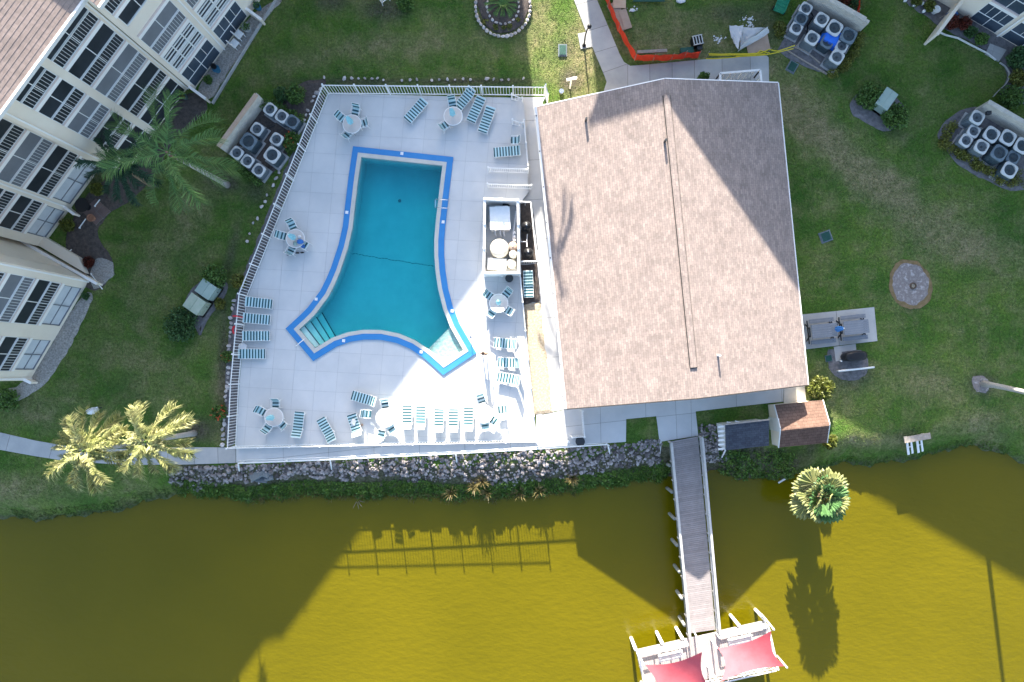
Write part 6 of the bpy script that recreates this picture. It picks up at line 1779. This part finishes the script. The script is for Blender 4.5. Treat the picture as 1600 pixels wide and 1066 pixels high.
# lamp post with its long shadow
lp = T('lamp_post', 'black curved lamp post standing in the strip of sunlit grass', 'lamp post', at(912.5, 72, 0))
hh = 2.5
MB().tube([(0, 0, 0), (-.03, .05, hh * .55), (.02, .08, hh * .85), (.12, .1, hh)], [.06, .05, .045, .04], 8).build('pole', M['black'], lp, smooth=True)
MB().lathe([(.05, 0), (.13, .04), (.15, .2), (.05, .3)], 12, (.14, .1, hh - .15)).build('lamp_head', M['black'], lp, smooth=True)
MB().lathe([(.14, 0), (.14, .1), (.07, .16)], 12).build('foot', M['black'], lp); MB().box((.1, .4, .0), (.9, 1.1, .09), .2).build('pad', M['walk'], lp)
sg = T('pole_sign', 'white sign board on a white post beside the clubhouse roof corner', 'sign', at(890.5, 138, 0))
MB().box((0, 0, .75), (.1, .1, 1.5)).build('post', M['white'], sg)
MB().box((-.16, .0, 1.42), (.36, .12, .26), .12).build('board', M['white'], sg); MB().box((.2, .05, 1.5), (.36, .12, .26), .12).build('board', M['white'], sg)
bk = T('bucket', 'small grey bucket in the soil below the white sign', 'bucket', at(877, 145, 0)); MB().lathe([(.12, 0), (.16, .28)], 14).build('pail', M['ac_side'], bk); MB().lathe([(.17, .27), (.17, .3)], 14).build('rim', M['steel'], bk)
gv = T('pipe_cover', 'white rounded pipe cover with a small pipe on the left lawn', 'pipe cover', at(146, 642, 0), .25)
bm = bmesh.new(); bmesh.ops.create_uvsphere(bm, u_segments=16, v_segments=10, radius=1)
for v in bm.verts: v.co = Vector((v.co.x * .46, v.co.y * .24, max(-.05, v.co.z) * .42))
gm = bpy.data.meshes.new('cover'); bm.to_mesh(gm); bm.free(); gm.materials.append(M['cloth_white']); gm.polygons.foreach_set('use_smooth', [True] * len(gm.polygons)); inst('cover', gm, gv, (0, 0, .05))
MB().tube([(.6, .08, 0), (.6, .08, .45), (.52, .06, .5)], .04, 8).build('pipe', M['dark_metal'], gv); MB().box((.6, .1, .5), (.1, .1, .1)).build('valve', M['white'], gv)
# picnic tables, grill, white bar
def picnic(label, px, py, rz):
    p = at(px, py, .7); p.z = WK
    t = T('picnic_table', label, 'picnic table', p, math.radians(rz), 'grey picnic tables on the concrete pad')
    for i in range(6): MB().box((0, -.40 + .16 * i, .74), (1.74, .15, .045)).build('top_board', M['grey_lumber'], t)
    for s in (-1, 1):
        for i in range(2): MB().box((0, s * (.66 + .15 * i), .44), (1.74, .14, .045)).build('seat_board', M['grey_lumber'], t)
    for x in (-.98, .72):
        MB().box((x, 0, .40), (.07, 1.65, .07)).build('cross_beam', M['black'], t)
        for s in (-1, 1): MB().tube([(x, s * .22, .70), (x, s * .6, .0)], .045, 6).build('leg', M['black'], t)
        MB().box((x, 0, .69), (.07, .7, .06)).build('top_beam', M['black'], t)
picnic('left picnic table under a closed blue umbrella', 1287, 517, 6)
picnic('right picnic table without umbrella', 1337, 511.5, 6)
u2 = make_umbrella('closed blue umbrella in the left picnic table', M['umb_blue'], 2.0); u2.location = at(1304, 515, .7) * 1; u2.location.z = WK
gl = T('covered_grill', 'big grill under a black cover beside the picnic pad', 'grill', at(1328.5, 557, 0), .08)
bm = bmesh.new(); bmesh.ops.create_cube(bm, size=2); bmesh.ops.subdivide_edges(bm, edges=bm.edges, cuts=4, use_grid_fill=True)
rr = random.Random(4)
for v in bm.verts:
    x, y, z = v.co; k = (1 - .10 * abs(z) ** 3)
    l = math.hypot(x, y); sq = max(abs(x), abs(y)) / l if l > .01 else 1
    sx = sq ** .55; v.co = Vector((x * .80 * sx * k + rr.uniform(-.012, .012), y * .36 * sx * k * (1 - .12 * (x < -.4)), .52 + z * .50 + (.06 * math.cos(x * 2) if z > .5 else 0)))
gm = bpy.data.meshes.new('cover'); bm.to_mesh(gm); bm.free(); gm.materials.append(M['black']); gm.polygons.foreach_set('use_smooth', [True] * len(gm.polygons)); inst('cover', gm, gl)
MB().tube([(-.78, -.25, .1), (-.86, -.28, .5)], .05, 8).build('gas_knob', M['white'], gl)
br_ = T('white_bar', 'long white bar on short posts below the covered grill', 'rail', at(1332, 577, 0), .11)
MB().tube([(-1.25, 0, .55), (1.25, 0, .55)], .07, 8).build('bar', M['white'], br_, smooth=True)
for x in (-1.1, 0, 1.1): MB().tube([(x, 0, 0), (x, 0, .55)], .05, 8).build('post', M['white'], br_)
bs = T('bench_slab', 'weathered grey bench slab at the pond edge', 'bench', at(1428, 683.5, 0), .17)
MB().box((0, 0, .40), (1.85, .42, .10)).build('seat', M['wood_old'], bs)
for x in (-.6, .6): MB().box((x, 0, .18), (.18, .34, .4)).build('leg', M['walk'], bs)
for k, (px, py, lab) in enumerate(((1424, 701, 'left pair of white boards sloping to the pond below the grey bench'), (1440.5, 698, 'right pair of white boards sloping to the pond below the grey bench'))):
    p = at(px, py, -.15); z = gz(p.x, p.y)
    q = T('white_boards', lab, 'boards', (p.x, p.y, z), math.radians(-72), 'white boards below the bench')
    for s in (-1, 1): MB().bar((-.45, s * .15, .32), (.45, s * .15, .02), .16 if s < 0 else .13, .05).build('board', M['white'], q)
    MB().bar((-.1, -.2, .17), (-.1, .2, .17), .06, .05).build('cross_piece', M['white_wood'], q)
tr = T('tree_stump', 'dark ringed stump in the round sand patch on the right lawn', 'stump', at(1426, 447, .03)); MB().lathe([(.24, 0), (.22, .12), (.15, .14), (.13, .06)], 14).build('bark', M['bark'], tr); MB().lathe([(.13, .07), (.02, .08)], 12).build('core', M['gravel_tan'], tr)
fl_ = T('floating_pipe', 'short white pipe end at the water below the brown shed', 'pipe', at(1222, 750, WZ)); MB().tube([(-.2, -.12, .12), (.15, .12, .2)], .07, 8).build('pipe', M['white'], fl_); MB().tube([(-.2, -.12, .12), (-.24, -.2, .0)], .07, 8).build('elbow', M['white'], fl_)
dw = T('drift_twigs', 'bare twigs sticking out of the shaded water', 'twigs', at(558, 782, WZ))
for d in ((.5, -.4, .5), (.2, -.6, .3), (-.2, -.5, .4), (.6, -.1, .2)): MB().tube([(0, 0, -.2), (d[0] * .5, d[1] * .5, d[2] * .6), d], [.02, .015, .006], 5).build('twig', M['wood_old'], dw)
# garden clutter along the left building
def pot(label, px, py, r, h, m, plant=None):
    t = T('flower_pot', label, 'pot', at(px, py, .08), 0)
    MB().lathe([(r * .7, 0), (r, h), (r * 1.08, h), (r * 1.08, h + .05), (r * .9, h + .05), (r * .85, h - .04)], 16).build('pot', m, t)
    if plant:
        mb = MB(); leaf_cloud(mb, (0, 0, h + .15), (r * 1.05, r * 1.05, .22), 110, .13, hollow=.1); mb.build('foliage', plant, t)
pot('round pot with dark green plant near the top of the left garden strip', 388, 47, .3, .4, M['walk'], M['leaf_shrub'])
pot('blue pot on the gravel of the left garden strip', 341, 111, .25, .35, M['pot_blue'])
pot('black pot beside the blue pot in the left garden strip', 338, 108, .18, .45, M['black'])
pot('dark pot in the planted bed beside the leaning white wall', 290, 153, .24, .4, M['ac_dark'], M['leaf_yellow'])
pot('small blue pot at the top of the left garden strip', 405, 14, .24, .4, M['pot_blue'], M['leaf_deep'])
pot('terracotta pot in the shady garden of the left building', 146, 342, .25, .3, M['pot'])
pot('white pot with lid in the upper right bed', 1459, 19, .24, .35, M['white'])
for i, (px, py) in enumerate(((1413, 2), (1427, 9), (1442, 19), (1440, 7))):
    t = T('white_ball', ('white garden ball at the top border in the upper right bed', 'white garden ball second from the top border, upper right bed', 'lowest white garden ball of the upper right bed', 'white garden ball between two yellow plants')[i], 'garden ball', at(px, py, .1), 0, 'white garden balls'); MB().lathe([(.04, 0), (.1, .05), (.12, .12), (.1, .19), (.03, .24)], 12).build('ball', M['white'], t, smooth=True); MB().lathe([(.06, -.05), (.05, .02)], 8).build('stand', M['walk'], t)
q = T('garden_barrow', 'dark blue wheelbarrow beside the low garden wall at the top right', 'wheelbarrow', at(1481, 27, 0), .55)
MB().add([(-.4, -.2, .45), (.35, -.26, .5), (.35, .26, .5), (-.4, .2, .45), (-.25, -.1, .22), (.2, -.14, .22), (.2, .14, .22), (-.25, .1, .22)], [(4, 5, 6, 7), (0, 1, 5, 4), (1, 2, 6, 5), (2, 3, 7, 6), (3, 0, 4, 7)]).build('tray', M['cloth_blue'], q)
for s in (-.2, .2): MB().tube([(-.9, s, .5), (.3, s * .6, .3)], .02, 6).build('handle', M['wood_old'], q)
MB().tube([(.45, -.04, .18), (.45, .04, .18)], .18, 14).build('wheel', M['black'], q)
for px, py, lab in ((377, 58, 'upper white garden chair on the left garden strip'), (370, 72, 'lower white garden chair on the left garden strip')):
    t = T('garden_chair', lab, 'chair', at(px, py, .08), .9, 'white garden chairs')
    MB().box((0, 0, .4), (.5, .5, .05)).build('seat', M['white'], t); MB().box((-.26, 0, .68), (.06, .5, .55)).build('backrest', M['white'], t)
    for sx in (-.2, .2):
        for sy in (-.2, .2): MB().box((sx, sy, .2), (.05, .05, .4)).build('leg', M['white'], t)
q = T('garden_chair', 'white wire garden chair at the top edge of the photo', 'chair', at(600, 0, .05), 2.2)
for i in range(6): MB().tube([(-.3, -.3 + .12 * i, .42), (.3, -.3 + .12 * i, .42)], .025, 6).build('wire', M['white'], q)
MB().tube([(-.3, -.3, .42), (-.3, .3, .42), (-.4, .3, .95), (-.4, -.3, .95)], .03, 6).build('backrest', M['white'], q)
for sx in (-.3, .3):
    for sy in (-.3, .3): MB().tube([(sx, sy, 0), (sx, sy, .42)], .025, 6).build('leg', M['white'], q)
q = T('patio_bench', 'dark patio table in the shade of the left building garden', 'table', at(138, 324, .08), .9)
MB().lathe([(.48, .66), (.5, .7), (.1, .72)], 24).build('top', M['black'], q); MB().lathe([(.05, 0), (.05, .68)], 8).build('stem', M['black'], q); MB().lathe([(.25, 0), (.2, .05)], 12).build('foot', M['black'], q)
for pts, lab, m in (([(148, 322), (156, 312)], 'short white garden stake beside the dark patio table', 'white'), ([(124, 356), (134, 342)], 'short white garden stake by the croton under the windows', 'white'), ([(103, 396), (112, 390)], 'white downpipe end in the shady garden', 'white'), ([(142, 428), (160, 452)], 'thin white pipe lying on the pale gravel corner', 'white')):
    P = ats(pts, .15); t = T('garden_pipe', lab, 'pipe', (P[0].x, P[0].y, .08)); MB().tube(P, .04, 6).build('pipe', M[m], t, world=True); MB().box((P[0].x, P[0].y, .12), (.1, .1, .08)).build('end', M[m], t, world=True)
slabs('garden_slabs', xy([(128, 330), (150, 310), (172, 330), (150, 352)], .1), .1, px_lines([((140, 320), (162, 342)), ((139, 342), (161, 320))], .1), mat('brown_paver', (.13, .09, .08), (.18, .13, .12), 3, vary='object', amt=.2), M['walk_joint'], gap=.03, edge=M['walk'], foot=0)

# ---------------------------------------------------------------- construction corner
of = T('orange_fence', 'orange mesh safety fence around the construction corner', 'fence', at(990, 95, 0))
pts = [(905 + 28, -40), (950, 12), (966, 50), (991, 95), (1020, 95.5), (1048, 95), (1068, 91.5), (1090, 91)]
P = ats(pts, 0)
def banner(P, h0, h1, root, m, nm='mesh_panel', sag=.06):
    for a, b in zip(P, P[1:]):
        k = max(2, int((b - a).length / .3)); v = []
        for i in range(k + 1):
            p = a.lerp(b, i / k); s = sag * math.sin(PI * i / k); n_ = Vector((-(b - a).y, (b - a).x, 0)).normalized() * .04 * math.sin(i * 1.9)
            v += [p + n_ + Vector((0, 0, h0)), p - n_ + Vector((0, 0, h1 - s * 2))]
        k2 = len(v); off_ = Vector(((b - a).y, -(b - a).x, 0)).normalized() * .012
        f = [(2 * i, 2 * i + 2, 2 * i + 3, 2 * i + 1) for i in range(k)]
        MB().add(v + [q + off_ for q in v], f + [tuple(x + k2 for x in q[::-1]) for q in f]).build(nm, m, root, world=True)
banner(P, .05, 1.0, of, M['orange'])
for p in P[1:]: MB().tube([p, p + Vector((0, 0, 1.15))], .025, 6).build('stake', M['wood_old'], of, world=True)
of2 = T('orange_fence', 'strip of orange mesh fence at the top border right of the block wall', 'fence', at(1337, 20, 0))
P = ats([(1338, -30), (1337, 4), (1333, 26), (1337, 46)], 0); banner(P, .1, .95, of2, M['orange'])
for p in P: MB().tube([p, p + Vector((0, 0, 1.1))], .025, 6).build('stake', M['wood_old'], of2, world=True)
yt = T('caution_tape', 'slack yellow caution tapes between the orange fence and the air conditioners', 'tape', at(1150, 88, 0))
for pts, z in (([(1107, 84), (1140, 84.5), (1188, 83), (1202, 77), (1215, 80), (1242, 71)], .75), ([(1103, 92), (1130, 91), (1160, 88), (1195, 86), (1240, 76)], .5), ([(1150, 88), (1180, 86), (1188, 79), (1203, 83)], .6), ([(1108, 86), (1150, 86), (1196, 84.5)], .62)):
    P = ats(pts, z); Q = []
    for a, b in zip(P, P[1:]):
        for i in range(5): c = a.lerp(b, i / 5); c.z -= .05 * math.sin(PI * i / 5); Q.append(c)
    Q.append(P[-1])
    for w in (0,): MB().tube(Q, .033, 5).build('tape', M['yellow'], yt, world=True)
for px, py in ((1103, 90), (1198, 85), (1241, 77)): MB().tube([at(px, py, 0), at(px, py, 0) + Vector((0, 0, .95))], .025, 6).build('stake', M['wood_old'], yt, world=True)
def panel(label, cat, name, px, py, w, d, rz, m, z=.05, th=.03, tilt=0):
    o = MB().box((0, 0, 0), (w, d, th)).build(name, m); o.location = at(px, py, z); o.rotation_euler = (tilt, 0, math.radians(rz)); setp(o, label, cat); return o
panel('brown plywood sheet lying behind the orange fence', 'plywood', 'plywood_sheet', 966, 26, .8, 2.1, 25, M['plywood'])
panel('smaller plywood sheet lying on the larger sheet behind the orange fence', 'plywood', 'plywood_sheet', 977, 30, .55, 1.4, 18, M['plywood'], .09)
panel('pinkish board at the top edge behind the orange fence', 'board', 'plywood_sheet', 968, 5, .9, .7, 0, M['cream_cap'], .12)
panel('long grey board behind the orange fence corner', 'board', 'grey_board', 1019, 80, 2.1, .22, 3, M['wood_old'], .05)
panel('pinkish plywood sheet under the white tarp', 'plywood', 'plywood_sheet', 1184, 69, 1.6, 1.1, 12, M['plywood'], .06)
panel('green board at the top edge of the construction corner', 'board', 'green_board', 1014, -1, 2.2, .35, 0, M['box_green'], .3)
gc = T('tool_crate', 'small black grill with pale bars behind the orange fence', 'grill', at(1087, 69, 0), math.radians(12))
MB().box((0, 0, .3), (.72, .6, .6)).build('body', M['black'], gc)
for i in range(4): MB().box((-.3 + .2 * i, 0, .62), (.05, .62, .05)).build('bar', M['ac_ring'], gc)
for y in (-.3, .3): MB().box((0, y, .62), (.72, .05, .05)).build('side_bar', M['ac_ring'], gc)
MB().box((.1, -.45, .2), (.35, .25, .4)).build('side_box', M['dark_metal'], gc)
panel('dark green board beside the black grill', 'board', 'green_board', 1073, 81, .9, .5, 5, M['box_green'], .2, .3)
tpz = T('white_tarp', 'torn white tarp thrown over a frame in the construction corner', 'tarp', at(1168, 60, 0))
c4 = [at(1139, 40, .7), at(1161, 40, .95), at(1153, 78, .7), at(1144, 62, .5)]; c5 = [at(1163, 66, .9), at(1200, 42, .9), at(1202, 52, .5), at(1152, 81, .35)]
for c in (c4, c5, [at(1157, 42, .5), at(1195, 44, .6), at(1165, 66, .5), at(1156, 74, .4)]):
    n = 6; V = [(c[0] * (1 - s) + c[1] * s) * (1 - t) + (c[3] * (1 - s) + c[2] * s) * t + Vector((random.uniform(-.03, .03), random.uniform(-.03, .03), random.uniform(-.05, .06))) for s in [i / n for i in range(n + 1)] for t in [j / n for j in range(n + 1)]]
    k = len(V); f = [(i * (n + 1) + j, (i + 1) * (n + 1) + j, (i + 1) * (n + 1) + j + 1, i * (n + 1) + j + 1) for i in range(n) for j in range(n)]
    MB().add(V + [v - Vector((0, 0, .01)) for v in V], f + [tuple(q + k for q in g[::-1]) for g in f]).build('sheet', M['tarp'], tpz, world=True)
for a, b in (((1158, 44), (1158, 72)), ((1158, 44), (1196, 44))): MB().tube([at(*a, .45), at(*b, .45)], .03, 6).build('frame_bar', M['steel'], tpz, world=True)
gcart = T('green_cart', 'green slatted garden cart at the top border', 'cart', at(1219, 9, 0), math.radians(-22))
MB().box((0, 0, .35), (.75, 1.4, .05)).build('floor', M['green_plastic'], gcart)
for s in (-1, 1):
    MB().box((s * .37, 0, .6), (.05, 1.4, .06)).build('side_rail', M['green_plastic'], gcart); MB().box((0, s * .7, .6), (.75, .05, .06)).build('end_rail', M['green_plastic'], gcart)
    for y in (-.65, -.2, .25, .68): MB().box((s * .37, y, .47), (.05, .05, .26)).build('stake', M['green_plastic'], gcart)
    for y in (-.45, .45): MB().tube([(s * .40, y, .17), (s * .46, y, .17)], .17, 14).build('wheel', M['black'], gcart)
for i in range(4): MB().box((0, -.5 + .25 * i, .39), (.7, .05, .03)).build('slat', M['green_plastic'], gcart)
for px, py, lab, r in ((988, 17, 'white paint can and brush on the construction grass', .12), (1063, 2, 'white plastic bag at the top of the construction corner', .22)):
    lump('litter', lab, 'litter', at(px, py, .03), (r * 1.6, r, r), M['cloth_white'], seed=px)
dust = MB()
for _ in range(70):
    px, py = random.choice(((1122, 61), (1168, 30), (1172, 38), (988, 15)))
    p = at(px + random.gauss(0, 5), py + random.gauss(0, 3), .02); s = random.uniform(.03, .09)
    dust.add([p + Vector((-s, 0, 0)), p + Vector((0, -s * .8, 0)), p + Vector((s, 0, .01)), p + Vector((0, s, .015)), p + Vector((0, 0, .05))], [(0, 1, 4), (1, 2, 4), (2, 3, 4), (3, 0, 4)])
dust.build('plaster_crumbs', M['cloth_white'], kind='stuff')
